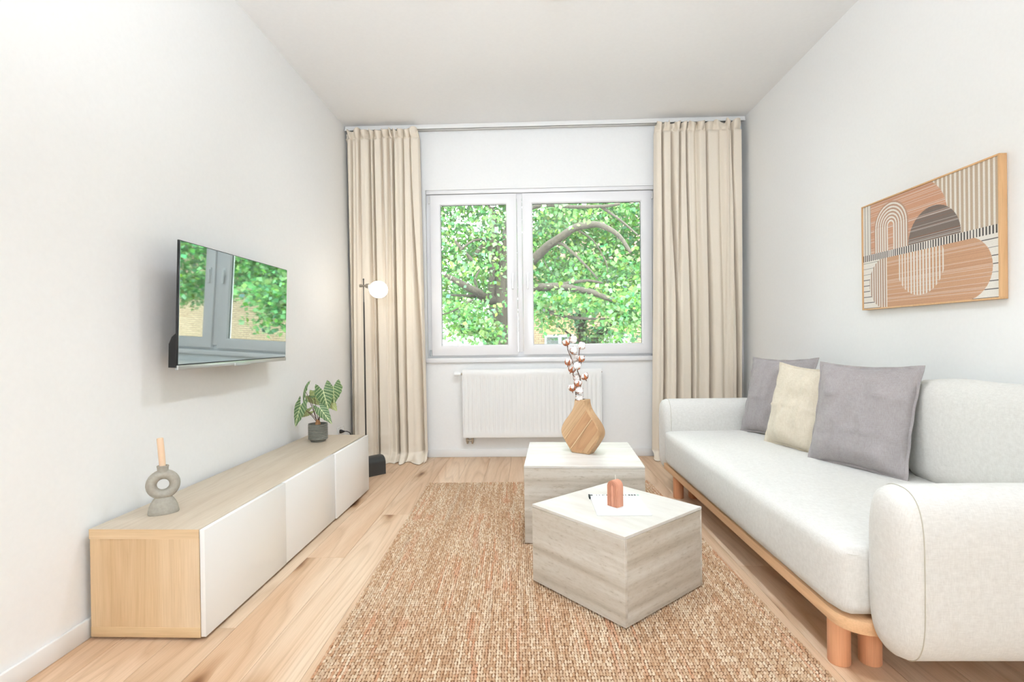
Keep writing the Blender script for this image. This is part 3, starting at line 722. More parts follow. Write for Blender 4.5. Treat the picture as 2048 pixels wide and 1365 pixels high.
def curtain(label, xt0, xt1, xb0, xb1, valleys, seed, y0=4.512, ztop=2.887, pool=1.):
    """valleys: (s at top, s at bottom or None, depth at top, depth at bottom, half width left, half width right)"""
    NS, NT_ = 320, 150
    s = np.linspace(0, 1, NS)
    r = np.random.default_rng(seed)
    ztot = ztop + .10 * pool
    ls = np.concatenate([np.linspace(0, .09, 16), np.linspace(.11, ztop - .25, 84), np.linspace(ztop - .24, ztot, NT_ - 100)])
    P = np.zeros((NS, NT_, 3))
    gph = 2 * PI * 10.5 * (s + .012 * np.sin(9 * s + seed) + .008 * np.sin(23 * s))
    g2 = r.normal(0, 1, 13); gv = np.interp(s, np.linspace(0, 1, 13), g2)
    for j, l in enumerate(ls):
        t = min(l / ztop, 1); k = min(1, max(0, (t - .03) / .75)); k = k * k * (3 - 2 * k)
        xa = xt0 + (xb0 - xt0) * t ** 1.2; xb = xt1 + (xb1 - xt1) * t ** 1.2
        dep = np.zeros(NS)
        for (a, b, d0, d1, w0, w1) in valleys:
            sv = a if b is None else a + (b - a) * k; dd = d0 + ((0 if b is None else d1) - d0) * k
            q = s - sv; dd *= 1.45; wl, wr_ = w0 * .72 * (1 + .7 * k), w1 * .72 * (1 + .9 * k)
            dep = np.maximum(dep, dd * np.where(q < 0, np.exp(-(q / wl) ** 2), np.exp(-(q / wr_) ** 2)))
        soft = .008 * np.sin(2 * PI * 4.3 * s + 2.2 * gv + .8 * t) * (1 - .4 * k) + .010 * k * np.sin(2 * PI * 2.1 * s + seed + .6 * t)
        y = y0 - .030 + dep - soft
        x = xa + (xb - xa) * s + .004 * np.sin(3 * t + gv * 2)
        z = np.full(NS, ztop - l)
        if l < .085:       # gathered heading frill above the tape
            fr = max(0, 1 - l / .075); pin = math.exp(-((l - .070) / .014) ** 2)
            y = y * (1 - .6 * pin) + (y0 - .002) * .6 * pin
            y += fr ** .6 * (.026 * np.sin(gph + .7 * gv) - .006) ; x += .014 * fr * np.sin(gph * 1.0 + 1.2 + gv)
            z += .013 * fr * np.sin(gph + 2 * gv) - .006 * fr
            y += .010 * pin * np.sin(gph + .7 * gv)
        if t > .2:
            wv = np.array([mnoise.noise(Vector((xx * 4, l * 22 + seed, 1.7))) + .6 * mnoise.noise(Vector((xx * 12, l * 8, seed))) for xx in x])
            y += wv * (.0012 + .006 * max(0, (t - .72) * 3.6) ** 2) * min(1, (t - .2) * 3)
        lim = ztop - .07
        if l > lim:        # spills onto the boards
            q = (l - lim) / (ztot - lim)
            wv = np.array([mnoise.noise(Vector((xx * 7, q * 1.6, seed * 2.3))) for xx in s * 1.2])
            z = np.maximum(.005, .07 * (1 - q) ** 1.7 + .020 * (wv + .35) * math.sin(q * PI) * 1.6 + .004)
            y -= .11 * pool * q ** 1.3 * (1 + .9 * wv)
            x += .035 * q * wv
        else: z = np.maximum(z, .01)
        x = np.clip(x, XL + .006, XR - .008); y = np.clip(y, 4.30, 4.607)
        P[:, j, 0] = x; P[:, j, 1] = y; P[:, j, 2] = z
    t_ = thing('curtain', label, 'curtain', (0, 0, 0), 0, 'long linen curtains')
    o = link('drape', grid_mesh('drape', P), CURT, t_, smooth=True)
    md = o.modifiers.new('thickness', 'SOLIDIFY'); md.thickness = .0022; md.offset = 0
    # gathering tape behind the frill
    box('gathering_tape', (xt0 + .01, y0 + .01, ztop - .075), (xt1 - .01, y0 + .013, ztop - .05), CURT, t_)
curtain('cream linen curtain left of the window, behind the floor lamp', -1.575, -.93, -1.582, -.895,
        [(.0, .0, .05, .06, .02, .035), (.09, .05, .03, .05, .02, .012), (.19, None, .035, 0, .014, .02), (.335, .345, .04, .03, .016, .02), (.385, .375, .05, .06, .008, .012), (.50, None, .03, 0, .02, .02), (.58, .54, .03, .015, .015, .03),
         (.65, .63, .055, .065, .010, .022), (.785, .75, .03, .045, .02, .01), (.88, .96, .03, .05, .02, .012), (1., 1., .03, .03, .012, .01)], 4)
curtain('cream linen curtain right of the window, behind the sofa', 1.105, 1.825, 1.05, 1.80,
        [(.0, .0, .03, .04, .02, .02), (.08, .13, .045, .05, .012, .016), (.19, .28, .045, .07, .010, .022), (.29, None, .04, 0, .016, .012), (.365, .44, .05, .045, .010, .014), (.48, .54, .03, .03, .03, .03), (.60, .655, .045, .055, .010, .02),
         (.77, .83, .02, .03, .03, .04), (.90, .97, .045, .05, .012, .012)], 9, pool=1.1)

# ------------------------------------------------------------------ floor lamp
def floor_lamp():
    t = thing('floor_lamp', 'thin black floor lamp with glowing white ball, before the left curtain', 'lamp', (0, 0, 0))
    d = Vector((.696, .718, 0)); nrm = Vector((d.y, -d.x, 0))     # d: along block, nrm: front
    A = Vector((-1.137, 4.058, 0)); ln, dp, hb = .30, .125, .145
    c = A - d * ln / 2 - nrm * dp / 2
    o = [(-dp / 2, 0), (dp / 2, 0), (dp / 2, hb - .055)]
    for k in range(1, 9):
        a = k / 9 * PI / 2; o.append((dp / 2 - .055 + .055 * math.cos(a), hb - .055 + .055 * math.sin(a)))
    for k in range(1, 9):
        a = PI / 2 + k / 9 * PI / 2; o.append((-dp / 2 + .055 + .055 * math.cos(a), hb - .055 + .055 * math.sin(a)))
    o.append((-dp / 2, hb - .055))
    b = prism('base', o, ln, BLACKM, t, 'Y', .002)
    b.location = c; b.rotation_euler = (0, 0, math.atan2(d.y, d.x) - PI / 2)
    py = 4.0
    p0 = at(732.5, 912, 1, py); p0.z = hb - .004; p1 = at(727, 562, 1, py)
    pm = p0.lerp(p1, .12); pu = p0.lerp(p1, .88)
    tube('pole', [p0, pm], .0075, BLACKM, t, 12); tube('pole', [pm, pu], .0058, POLEM, t, 12); tube('pole', [pu, p1 + Vector((0, 0, .012))], .0045, POLEM, t, 12)
    lathe('collar', [(0, -.006), (.009, -.006), (.009, .006), (0, .006)], BLACKM, t, 12, loc=pm)
    lathe('top_cap', [(0, 0), (.006, 0), (.0055, .01), (0, .012)], POLEM, t, 12, loc=p1 + Vector((0, 0, .006)))
    jc = at(726.5, 572, 1, py); bc = at(757, 579.5, 1, py)
    tube('clamp_knob', [jc + Vector((-.028, 0, .0)), jc + Vector((-.010, 0, 0))], .012, BRASSM, t, 16)
    tube('clamp_arm', [jc + Vector((-.012, 0, 0)), jc + Vector((.03, 0, 0))], .0075, BRASSM, t, 12)
    tube('bulb_socket', [jc + Vector((.020, 0, 0)), jc + Vector((.046, 0, -.004))], [.016, .021], BRASSM, t, 18)
    R_ = .0705
    lathe('globe', [(R_ * math.sin(k * PI / 24), -R_ * .93 * math.cos(k * PI / 24)) for k in range(25)], emit('globe_glow', (1, .96, .88, 1), 9.), t, 40, smooth=True, loc=bc, rot=(0, math.radians(8), 0))
    ld = bpy.data.lights.new('globe_light', 'POINT'); ld.energy = 9; ld.shadow_soft_size = .072; ld.color = (1, .86, .7)
    lo = bpy.data.objects.new('globe_light', ld); COL.objects.link(lo); lo.parent = t; lo.location = bc
floor_lamp()

# ------------------------------------------------------------------ wall socket with plug
def socket():
    c = Vector((XL, 4.315, .297))
    t = thing('wall_socket', 'white double wall socket near the corner behind the console', 'socket', c)
    for k in range(2):
        y = (k - .5) * .075
        box('socket_plate', (0, y - .036, -.036), (.010, y + .036, .036), TRIM, t, .003)
        lathe('socket_well', [(0, .0), (.02, .0), (.021, .002), (.018, .0028), (.017, .0012), (0, .0012)], HANDLE, t, 24, loc=(.010, y, 0), rot=(0, PI / 2, 0))
    p = thing('power_plug', 'black power plug with short cord in the wall socket', 'plug', c + Vector((.0112, -.0375, 0)))
    tube('plug_body', [(0, 0, 0), (.012, 0, 0), (.03, 0, .0), (.04, 0, 0)], [.016, .016, .009, .006], BLACKP, p, 14)
    tube('cord', [(.038, 0, 0), (.06, .0, 0), (.08, .01, -.012), (.088, .02, -.05), (.085, .03, -.12), (.06, .03, -.25), (.06, .02, -.29)], .0035, BLACKP, p, 8)
socket()

# ------------------------------------------------------------------ candle holder on the console
def candle_holder():
    base = at(325, 1030, 2, CZ); base = Vector((-1.418, 1.962, CZ))
    rz = math.radians(38)
    t = thing('candle_holder', 'grey ceramic ring-shaped candle holder on the near end of the console', 'candle holder', base, rz)
    # flattened dome foot
    Z = [0, .004, .015, .03, .045, .056, .063, .068]; A = [.050, .052, .0505, .047, .041, .034, .028, .02]
    P = np.zeros((len(Z), 36, 3))
    for i in range(len(Z)):
        a = np.arange(36) * 2 * PI / 36; P[i, :, 0] = A[i] * np.cos(a); P[i, :, 1] = A[i] * .62 * np.sin(a); P[i, :, 2] = Z[i]
    link('foot', fix_normals(grid_mesh('foot', P, closed_v=True, caps=True)), CERAM, t, smooth=50)
    R_, r_ = .0385, .0185; zc = .112
    P = np.zeros((48, 20, 3))
    for i in range(48):
        a = 2 * PI * i / 48
        for j in range(20):
            b = 2 * PI * j / 20; rr = R_ + r_ * math.cos(b); P[i, j] = (rr * math.cos(a) * 1.0, r_ * 1.15 * math.sin(b), zc + rr * math.sin(a))
    link('ring', fix_normals(grid_mesh('ring', P, closed_u=True, closed_v=True)), CERAM, t, smooth=True)
    lathe('neck', [(0, .155), (.02, .155), (.0185, .165), (.019, .176), (.0205, .182), (.0195, .184), (.0135, .184), (.0125, .168), (0, .168)], CERAM, t, 28)
    c = thing('candle', 'peach dinner candle standing in the ring holder', 'candle', base + Vector((0, 0, .1685)))
    c.rotation_euler = (math.radians(0), math.radians(-4.5), 0)
    lathe('wax', [(0, 0), (.0105, 0), (.0115, .06), (.0112, .118), (.010, .122), (.003, .120), (0, .1195)], CANDLE, c, 20)
    tube('wick', [(0, 0, .119), (.0005, 0, .123)], .0007, WICK, c, 6)
candle_holder()

# ------------------------------------------------------------------ potted alocasia on the console
def plant():
    B = at(631, 884, 2, CZ); B = Vector((-1.392, 3.375, CZ))
    pot = thing('potted_plant', 'alocasia with pale-veined leaves in a ribbed grey-green pot on the console', 'plant', B)
    prof = [(0, 0), (.046, 0), (.047, .006), (.056, .014)]
    for k in range(60):
        z = .016 + .096 * k / 59; prof.append((.0605 + .0019 * math.sin(k / 59 * 2 * PI * 9), z))
    prof += [(.0605, .116), (.056, .116), (.055, .10), (0, .10)]
    lathe('pot', prof, POTM, pot, 40, smooth=60)
    lathe('soil', [(0, .1005), (.0545, .1005), (.04, .104), (0, .106)], SOIL, pot, 24)
    lathe('stalk_base', [(0, .102), (.017, .102), (.016, .12), (.012, .135), (.006, .142), (0, .143)], TRUNKP, pot, 12)
    Zp = lambda zx, zy, dy: at(560 + zx / 8.53, 740 + zy / 8.53, 1, B.y + dy) - B
    def leaf(base, tip, width, face, attach, pale=False, curl=.25, droop=.15, stem_mid=None):
        """base: notch end between the lobes' axis, tip: point; face: approx. normal"""
        base, tip = Vector(base), Vector(tip); ax = tip - base; Lh = ax.length; ax.normalize()
        n_ = Vector(face); n_ = (n_ - ax * n_.dot(ax)).normalized(); sd_ = ax.cross(n_)
        NU, NV = 61, 84; P = np.zeros((NV, NU, 3)); C = np.zeros((NV, NU, 3))
        dk = np.array(srgb(86, 118, 80)[:3]); lt = np.array(srgb(220, 230, 178)[:3]); pg = np.array(srgb(178, 188, 128)[:3]); md = np.array(srgb(126, 158, 98)[:3])
        for i in range(NV):
            v = i / (NV - 1)
            for j in range(NU):
                u = j / (NU - 1) * 2 - 1
                # arrow outline: widest at v=.3, lobes behind the attachment
                if v < .32: wv = .62 + .38 * math.sin(v / .32 * PI / 2)
                else: wv = max(0, 1 - ((v - .32) / .68) ** 1.35)
                wv *= 1 + .05 * math.sin(v * 30)
                notch = .19 * max(0, 1 - abs(u) * 1.6) * max(0, 1 - v / .3)
                vv = v + notch - .12 * (abs(u) ** 2) * max(0, 1 - v / .35)
                x_ = u * width / 2 * wv
                z_ = -curl * width * (abs(u) ** 1.7) * wv * .5 - droop * Lh * (vv - .2) ** 2 + .05 * width * abs(math.sin((vv - abs(u) * .25) * 14)) * abs(u) * wv
                P[i, j] = base + ax * (vv * Lh) + sd_ * x_ + n_ * z_
                q = (vv - abs(u) * .22) * 7.5; vein = abs((q + .5) % 1 - .5); main = abs(u) * wv < .045
                edge = abs(u) > .95
                if main or (vein < .075 * (1.15 - .5 * abs(u)) and wv > .12): c = lt
                elif edge: c = md * .9
                else: c = pg if pale else dk * (.62 + .25 * min(1, vein * 2.4)) * 1.0 + md * (.38 - .25 * min(1, vein * 2.4))
                C[i, j] = c
        me = grid_mesh('leaf', P); set_color(me, C.reshape(-1, 3)); lf = link('leaf', me, LEAFP, pot, smooth=True)
        a = base + ax * (.24 * Lh)
        s0 = Vector((random.uniform(-.008, .008), random.uniform(-.008, .008), .125))
        mid = s0.lerp(a, .55) + Vector((0, 0, .012))
        sp = [s0, s0.lerp(mid, .5) + Vector((0, 0, .004)), mid, mid.lerp(a, .5) + Vector((0, 0, .004)), a - n_ * .001]
        tube('stem', sp, [.0026, .0022, .002, .0018, .0016], STEMB, pot, 7)
    cf = (.25, -1, .15)
    leaf(Zp(715, 270, -.05), Zp(822, 690, -.055), .118, (.15, -1, .35), None)
    leaf(Zp(905, 215, .0), Zp(925, 590, .0), .112, (.35, -1, .25), None)
    leaf(Zp(455, 220, .01), Zp(285, 650, -.03), .060, (-.75, -.45, .4), None, curl=.5, droop=.5)
    leaf(Zp(380, 520, -.04), Zp(232, 985, -.05), .085, (-.1, -1, .2), None)
    leaf(Zp(470, 420, .03), Zp(660, 620, .05), .112, (-.3, -.9, -.25), None, pale=True)
    leaf(Zp(520, 400, .045), Zp(720, 400, .04), .07, (-.1, -.7, .8), None)
    leaf(Zp(640, 600, -.06), Zp(885, 925, -.075), .075, (.2, -1, .35), None)
    leaf(Zp(545, 690, -.0), Zp(290, 840, .02), .05, (.1, -.9, -.4), None, pale=True)
    leaf(Zp(845, 545, .02), Zp(972, 712, .03), .055, (.2, -1, .0), None, pale=True)
plant()

# ------------------------------------------------------------------ wooden vase and cotton branch on the taller table
def vase():
    B = Vector((.297, 2.925, T2Z)); rz = math.radians(-34)
    t = thing('wooden_vase', 'flat drop-shaped mango wood vase on the taller stone table', 'vase', B, rz)
    # half outline: (x, z)
    prof = [(.052, 0), (.085, .045), (.112, .088), (.1195, .112), (.116, .138), (.098, .172), (.066, .212), (.044, .245), (.034, .272), (.031, .298)]
    prof2 = []
    for i in range(len(prof) - 1):
        for k in range(4):
            p0 = prof[max(i - 1, 0)]; p1 = prof[i]; p2 = prof[i + 1]; p3 = prof[min(i + 2, len(prof) - 1)]; s = k / 4
            if i == 0: p0 = p1
            prof2.append(tuple(.5 * (2 * p1[c] + (p2[c] - p0[c]) * s + (2 * p0[c] - 5 * p1[c] + 4 * p2[c] - p3[c]) * s * s + (3 * p1[c] - p0[c] - 3 * p2[c] + p3[c]) * s ** 3) for c in (0, 1)))
    prof2.append(prof[-1])
    o = prof2 + [(-x_, z_) for x_, z_ in prof2[::-1]]
    body = prism('body', o, .074, VASEW, t, 'Y', .006, 3, smooth=35)
    # tilt the grain: rotate mesh data frame by material coords -> planks as inlaid faces
    def clip(poly, nx_, nz_, d0, sgn):
        out = []
        for i in range(len(poly)):
            a, b = poly[i], poly[(i + 1) % len(poly)]; da = (a[0] * nx_ + a[1] * nz_ - d0) * sgn; db = (b[0] * nx_ + b[1] * nz_ - d0) * sgn
            if da >= 0: out.append(a)
            if da * db < 0:
                s = da / (da - db); out.append((a[0] + (b[0] - a[0]) * s, a[1] + (b[1] - a[1]) * s))
        return out
    an = math.radians(37); nx_, nz_ = math.cos(an), -math.sin(an)     # strips lean to the right
    inner = [(x_ * .955, .008 + (z_ - .0) * .955) for x_, z_ in o]
    cuts = [-.30, -.115, -.062, -.058, -.054, .004, .03, .2]
    mats = [VASEW, VASEW2, VASEL, VASEW, VASEW2, VASEW, VASEW2]
    for k in range(len(cuts) - 1):
        pl = clip(clip(inner, nx_, nz_, cuts[k] + .0006, 1), nx_, nz_, cuts[k + 1] - .0006, -1)
        if len(pl) > 2:
            m = mats[k]; ca, sa = math.cos(-an), math.sin(-an)
            # strip in its own frame so that the grain runs along it
            loc_ = [(x_ * math.cos(an) - z_ * math.sin(an), x_ * math.sin(an) + z_ * math.cos(an)) for x_, z_ in pl]
            prism('strip', loc_, .003, m, t, 'Y', 0, loc=(0, -.0375, 0), rot=(0, an, 0))
    lathe('mouth', [(0, .2985), (.014, .2985), (.0145, .2995), (0, .2995)], plain('vase_hole', srgb(70, 46, 30), .9), t, 20)
    # branch
    top = B + Vector((0, 0, .296))
    br = thing('cotton_branch', 'dried cotton branch with white bolls standing in the wooden vase', 'branch', top)
    Zp = lambda zx, zy, dy=0: at(1100 + zx / 8.03, 650 + zy / 8.03, 1, B.y + dy) - top
    s1 = [Zp(450, 1260), Zp(470, 1130), Zp(490, 1000), Zp(485, 850), Zp(440, 740), Zp(470, 600), Zp(465, 460), Zp(480, 330), Zp(450, 120)]
    s2 = [Zp(430, 1260, .01), Zp(415, 1100, .01), Zp(420, 960, .01), Zp(370, 800, .01), Zp(380, 650, .01), Zp(330, 510, .01), Zp(285, 400, .01), Zp(270, 290, .01), Zp(262, 185, .01)]
    s1[0].z = s2[0].z = .002
    tube('stem', s1, [.0032] * 4 + [.0026] * 3 + [.002, .0012], TWIG, br, 7); tube('stem', s2, [.003] * 4 + [.0024] * 3 + [.0018, .001], TWIG, br, 7)
    def boll(zx, zy, dy, kind, r=.0215, ax=None):
        c = Zp(zx, zy, dy); rr = random.Random(int(zx * 7 + zy))
        if ax is None:
            ax = Vector((rr.uniform(-.4, .4), -.8, rr.uniform(-.1, .5))) if kind == 'w' else Vector((rr.uniform(-.5, .5), .1, 1.))
        ax = Vector(ax).normalized(); q = ax.to_track_quat('Z', 'Y').to_matrix()
        bm = bmesh.new()
        for k in range(5):
            a = k * 2 * PI / 5 + rr.random(); m_ = Matrix.Translation(c + q @ Vector((math.cos(a) * r * .42, math.sin(a) * r * .42, r * .18)))
            bmesh.ops.create_icosphere(bm, subdivisions=2, radius=r * .66, matrix=m_)
        for v in bm.verts: v.co += (v.co - c).normalized() * r * .16 * mnoise.noise(v.co * 160)
        ob = link('boll', from_bm(bm, 'boll'), BOLLW, br, smooth=True)
        for k in range(5):
            a = k * 2 * PI / 5 + .3; d = Vector((math.cos(a), math.sin(a), 0)); pr = []
            NP = 7; P = np.zeros((NP, 5, 3))
            for i in range(NP):
                v = i / (NP - 1); th = -1.35 + 1.95 * v; rad = r * 1.03 * (1 + .30 * max(0, v - .55))
                cen = d * (math.cos(th) * rad) + Vector((0, 0, math.sin(th) * rad + .1 * r)); wd = r * .50 * math.sin(min(1, v * 1.5 + .15) * PI * .6) * (1 - v ** 1.8)
                sdv = Vector((-d.y, d.x, 0))
                for j in range(5):
                    u = (j - 2) / 2; P[i, j] = c + q @ (cen + sdv * wd * u - d * abs(u) ** 2 * r * .08)
            link('calyx_lobe', grid_mesh('calyx_lobe', P), CALYX, ob, smooth=True)
        tube('peduncle', [c - ax * r * .9, c - ax * r * 1.35], [.003, .0018], TWIG, ob, 6)
    for a in [(260, 285, .005, 'b'), (375, 235, .015, 'w'), (508, 340, -.02, 'w'), (375, 415, -.015, 'w'), (500, 545, -.01, 'b'), (295, 600, -.005, 'b'), (400, 530, .02, 'w'),
              (440, 665, -.025, 'w'), (352, 715, 0, 'b'), (555, 830, -.005, 'b'), (430, 850, .015, 'w'), (445, 940, -.02, 'b'), (355, 1015, -.01, 'b'), (468, 1055, -.02, 'w'), (465, 1180, -.01, 'w')]:
        boll(*a)
vase()

# ------------------------------------------------------------------ magazine and arch candle on the lower table
def near_table_things():
    m = thing('magazine', 'thin white magazine with black printed spine lying on the lower table', 'magazine', (.262, 2.07, T1Z), 0)
    box('cover', (0, 0, 0), (.216, .256, .006), PAPER, m, .0015)
    s = box('spine', (-.004, .226, .0061), (.218, .252, .0105), PAPER, m, .001)
    # printed marks on the strip
    spec = [(.000, .012, 0), (.028, .003, 0), (.040, .003, 0), (.054, .014, 1), (.072, .006, 0), (.082, .010, 1), (.098, .008, 0), (.112, .008, 1), (.126, .008, 0), (.140, .008, 0), (.154, .009, 1), (.168, .009, 0), (.180, .009, 0), (.192, .009, 0), (.205, .010, 2)]
    for x_, w_, k in spec:
        z_ = .01055
        mt = GREENINK if k == 2 else INK
        if k == 1:
            for yy in (.231, .244): box('printed_mark', (x_, yy, .0100), (x_ + w_, yy + .003, z_), mt, m)
            box('printed_mark', (x_, .231, .0100), (x_ + .003, .247, z_), mt, m)
        else: box('printed_mark', (x_, .231, .0100), (x_ + w_, .247, z_), mt, m)
    box('corner_clip', (-.006, .215, .0), (.0, .252, .0112), INK, m)
    B = Vector((.352, 2.178, T1Z + .0061)); rz = math.radians(-47)
    t = thing('arch_candle', 'terracotta arch-shaped candle with grooved rainbow front on the magazine', 'candle', B, rz)
    w, h, d = .052, .108, .040
    def archo(hw, top, n=14, z0=0): return [(-hw, z0), (hw, z0)] + [(hw * math.cos(k * PI / n), top - hw + hw * math.sin(k * PI / n)) for k in range(n + 1)]
    prism('body', archo(w / 2, h), d - .006, TERRA, t, 'Y', .001, loc=(0, .003, 0))
    for k in range(4):
        hw1 = w / 2 - .0005 - k * .0064; hw0 = hw1 - .0038; n = 16
        top = h - .0005 - k * .0064
        outer = [(hw1, .0)] + [(hw1 * math.cos(i * PI / n), top - hw1 + hw1 * math.sin(i * PI / n)) for i in range(n + 1)] + [(-hw1, .0)]
        if k < 3:
            inn = [(hw0, .0)] + [(hw0 * math.cos(i * PI / n), top - hw1 + hw0 * math.sin(i * PI / n)) for i in range(n + 1)] + [(-hw0, .0)]
            P = np.zeros((len(outer), 4, 3))
            for i, (a, b) in enumerate(zip(outer, inn)):
                P[i] = [(a[0], -.017, a[1]), (a[0] * .98, -.0215, a[1]), (b[0] * 1.02, -.0215, b[1]), (b[0], -.017, b[1])]
            link('arch_rib', fix_normals(grid_mesh('arch_rib', P, closed_v=True, caps=True)), TERRA, t, smooth=40)
        else: prism('arch_rib', outer, .005, TERRA, t, 'Y', .001, loc=(0, -.019, 0))
    tube('wick', [(0, .003, h - .002), (.0, .003, h + .012), (-.001, .003, h + .02)], .0011, WICK, t, 6)
near_table_things()

# ------------------------------------------------------------------ outside: ground, tree, shrub, houses
GZ = -1.5
struct(box('ground', (-40, YB + WT + .02, GZ - .1), (50, 60, GZ), noisy('pavement', srgb(98, 98, 94), srgb(120, 118, 112), 3, .95, .2, .02)))
def leaves_mesh(pos, size, rng, base, var, droop=.5):
    n = len(pos)
    ax = rng.normal(0, 1, (n, 3)); ax[:, 2] = ax[:, 2] * .6 - droop; ax /= np.linalg.norm(ax, axis=1)[:, None]
    nr = rng.normal(0, 1, (n, 3)); nr[:, 2] += .8; nr -= ax * (nr * ax).sum(1)[:, None]; nr /= np.linalg.norm(nr, axis=1)[:, None]
    sd_ = np.cross(ax, nr); sz_ = size * rng.uniform(.65, 1.25, n)[:, None]
    wv = .42 * sz_
    V = np.stack([pos, pos + ax * sz_ * .45 + sd_ * wv - nr * sz_ * .12, pos + ax * sz_, pos + ax * sz_ * .45 - sd_ * wv - nr * sz_ * .12], 1)
    idx = np.arange(n)[:, None] * 4
    Fq = np.concatenate([idx + np.array([[0, 1, 2]]), idx + np.array([[0, 2, 3]])], 1).reshape(-1, 3)
    me = bpy.data.meshes.new('foliage'); P = V.reshape(-1, 3)
    me.vertices.add(len(P)); me.vertices.foreach_set('co', P.ravel().astype(np.float32))
    me.loops.add(Fq.size); me.loops.foreach_set('vertex_index', Fq.ravel().astype(np.int32))
    me.polygons.add(len(Fq)); me.polygons.foreach_set('loop_start', np.arange(0, Fq.size, 3, dtype=np.int32)); me.update(); me.validate()
    c = np.array(base)[None] * (1 + rng.normal(0, var, (n, 1))) ; c = np.clip(c + rng.normal(0, .015, (n, 3)), .01, 1)
    set_color(me, np.repeat(c, 4, 0)); return me
def crown(n, lo, hi, rng, thr, freq, zmin=None, seed=0.):
    pts = []
    lo, hi = np.array(lo), np.array(hi)
    while sum(map(len, pts)) < n:
        p = lo + (hi - lo) * rng.random((4000, 3))
        keep = []
        for q in p:
            if zmin is not None and q[2] < zmin(q[0], q[1]): continue
            k = mnoise.noise(Vector((q[0] * freq + seed, q[1] * freq * .7, q[2] * freq * 1.5))) 
            if k > thr: keep.append(q)
        pts.append(np.array(keep).reshape(-1, 3))
    return np.concatenate(pts)[:n]
def outside():
    rng = np.random.default_rng(21); TY = 11.5
    px = lambda u, v, y: at(u, v, 1, y)
    t = thing('tree', 'large leafy tree with a thick forked trunk close outside the window', 'tree', (px(1010, 690, TY).x, TY, GZ))
    o = Vector(t.location)
    def limb(pts, r0, r1, name='branch', seg=8):
        P = [px(u, v, y) - o for u, v, y in pts]
        Q = []
        for i in range(len(P) - 1):
            for k in range(4):
                p0, p1, p2, p3 = P[max(i - 1, 0)], P[i], P[i + 1], P[min(i + 2, len(P) - 1)]; s = k / 4
                Q.append(.5 * (2 * p1 + (p2 - p0) * s + (2 * p0 - 5 * p1 + 4 * p2 - p3) * s * s + (3 * p1 - p0 - 3 * p2 + p3) * s ** 3))
        Q.append(P[-1])
        n = len(Q); rr = [r0 + (r1 - r0) * i / (n - 1) for i in range(n)]
        Q = [q + Vector((mnoise.noise(q * 3), 0, mnoise.noise(q * 3 + Vector((5, 5, 5))))) * rr[i] * .4 for i, q in enumerate(Q)]
        tube(name, Q, rr, BARK, t, seg)
    limb([(1012, 960, TY), (1008, 800, TY), (1005, 690, TY), (1006, 620, TY)], .33, .27, 'trunk', 14)
    limb([(1008, 625, TY), (1012, 570, TY), (1016, 520, TY), (1022, 460, TY), (1030, 330, TY)], .25, .12, 'trunk', 12)
    limb([(990, 640, TY), (984, 600, TY), (986, 560, TY), (984, 500, TY), (986, 440, TY), (980, 380, TY), (986, 300, TY)], .11, .05, seg=10)
    limb([(1010, 560, TY), (1003, 525, TY), (996, 490, TY), (984, 478, TY)], .10, .05)
    limb([(990, 605, TY), (965, 592, TY - .3), (945, 580, TY - .6), (918, 565, TY - .9), (890, 548, TY - 1)], .12, .05)
    limb([(960, 592, TY - .3), (935, 592, TY - .5), (900, 590, TY - .8)], .045, .02)
    limb([(955, 586, TY - .4), (950, 560, TY - .5), (960, 540, TY - .5)], .04, .015)
    limb([(945, 520, TY - .5), (925, 500, TY - .6), (910, 482, TY - .6)], .04, .03)
    limb([(950, 510, TY - .3), (960, 495, TY - .3), (972, 488, TY - .2), (985, 492, TY)], .045, .04)
    limb([(920, 500, TY - .7), (945, 482, TY - .5), (975, 478, TY - .2)], .02, .03)
    limb([(1020, 560, TY), (1062, 525, TY - .4), (1090, 500, TY - .7), (1112, 480, TY - 1), (1150, 456, TY - 1.3), (1180, 450, TY - 1.5), (1210, 454, TY - 1.7), (1240, 474, TY - 1.9), (1262, 505, TY - 2)], .12, .03)
    limb([(1110, 482, TY - 1), (1130, 492, TY - 1.1), (1155, 515, TY - 1.2), (1180, 540, TY - 1.3), (1195, 558, TY - 1.3)], .035, .015)
    limb([(1020, 592, TY), (1062, 580, TY - .4), (1090, 576, TY - .7), (1115, 573, TY - .9), (1145, 578, TY - 1.1), (1185, 584, TY - 1.4), (1215, 597, TY - 1.6), (1240, 606, TY - 1.8)], .10, .04)
    limb([(1112, 573, TY - .9), (1140, 566, TY - 1), (1175, 562, TY - 1.1), (1205, 567, TY - 1.2)], .045, .02)
    limb([(1020, 606, TY), (1062, 612, TY - .5), (1085, 618, TY - .8), (1115, 630, TY - 1.1), (1150, 636, TY - 1.3), (1180, 638, TY - 1.5), (1212, 638, TY - 1.7)], .05, .02)
    limb([(1030, 430, TY), (1080, 410, TY - .6), (1130, 413, TY - 1), (1190, 414, TY - 1.4), (1240, 408, TY - 1.6)], .05, .03)
    limb([(1200, 412, TY - 1.4), (1240, 440, TY - 1.6), (1275, 470, TY - 1.8)], .03, .015)
    limb([(1150, 458, TY - 1.3), (1185, 480, TY - 1.3), (1210, 520, TY - 1.2), (1215, 545, TY - 1.2)], .02, .008)
    limb([(1070, 520, TY - .5), (1085, 510, TY - .5), (1092, 530, TY - .6), (1105, 548, TY - .6)], .018, .008)
    limb([(880, 630, TY - 1.5), (900, 625, TY - 1.4), (925, 612, TY - 1.2), (945, 600, TY - .8)], .012, .02)
    lit = (.068, .155, .046)
    def zmin(x_, y_): return 1.62 + .22 * math.sin(x_ * 1.7) + (.10 if x_ < .2 else -.02) + .1 * math.sin(y_ * 2)
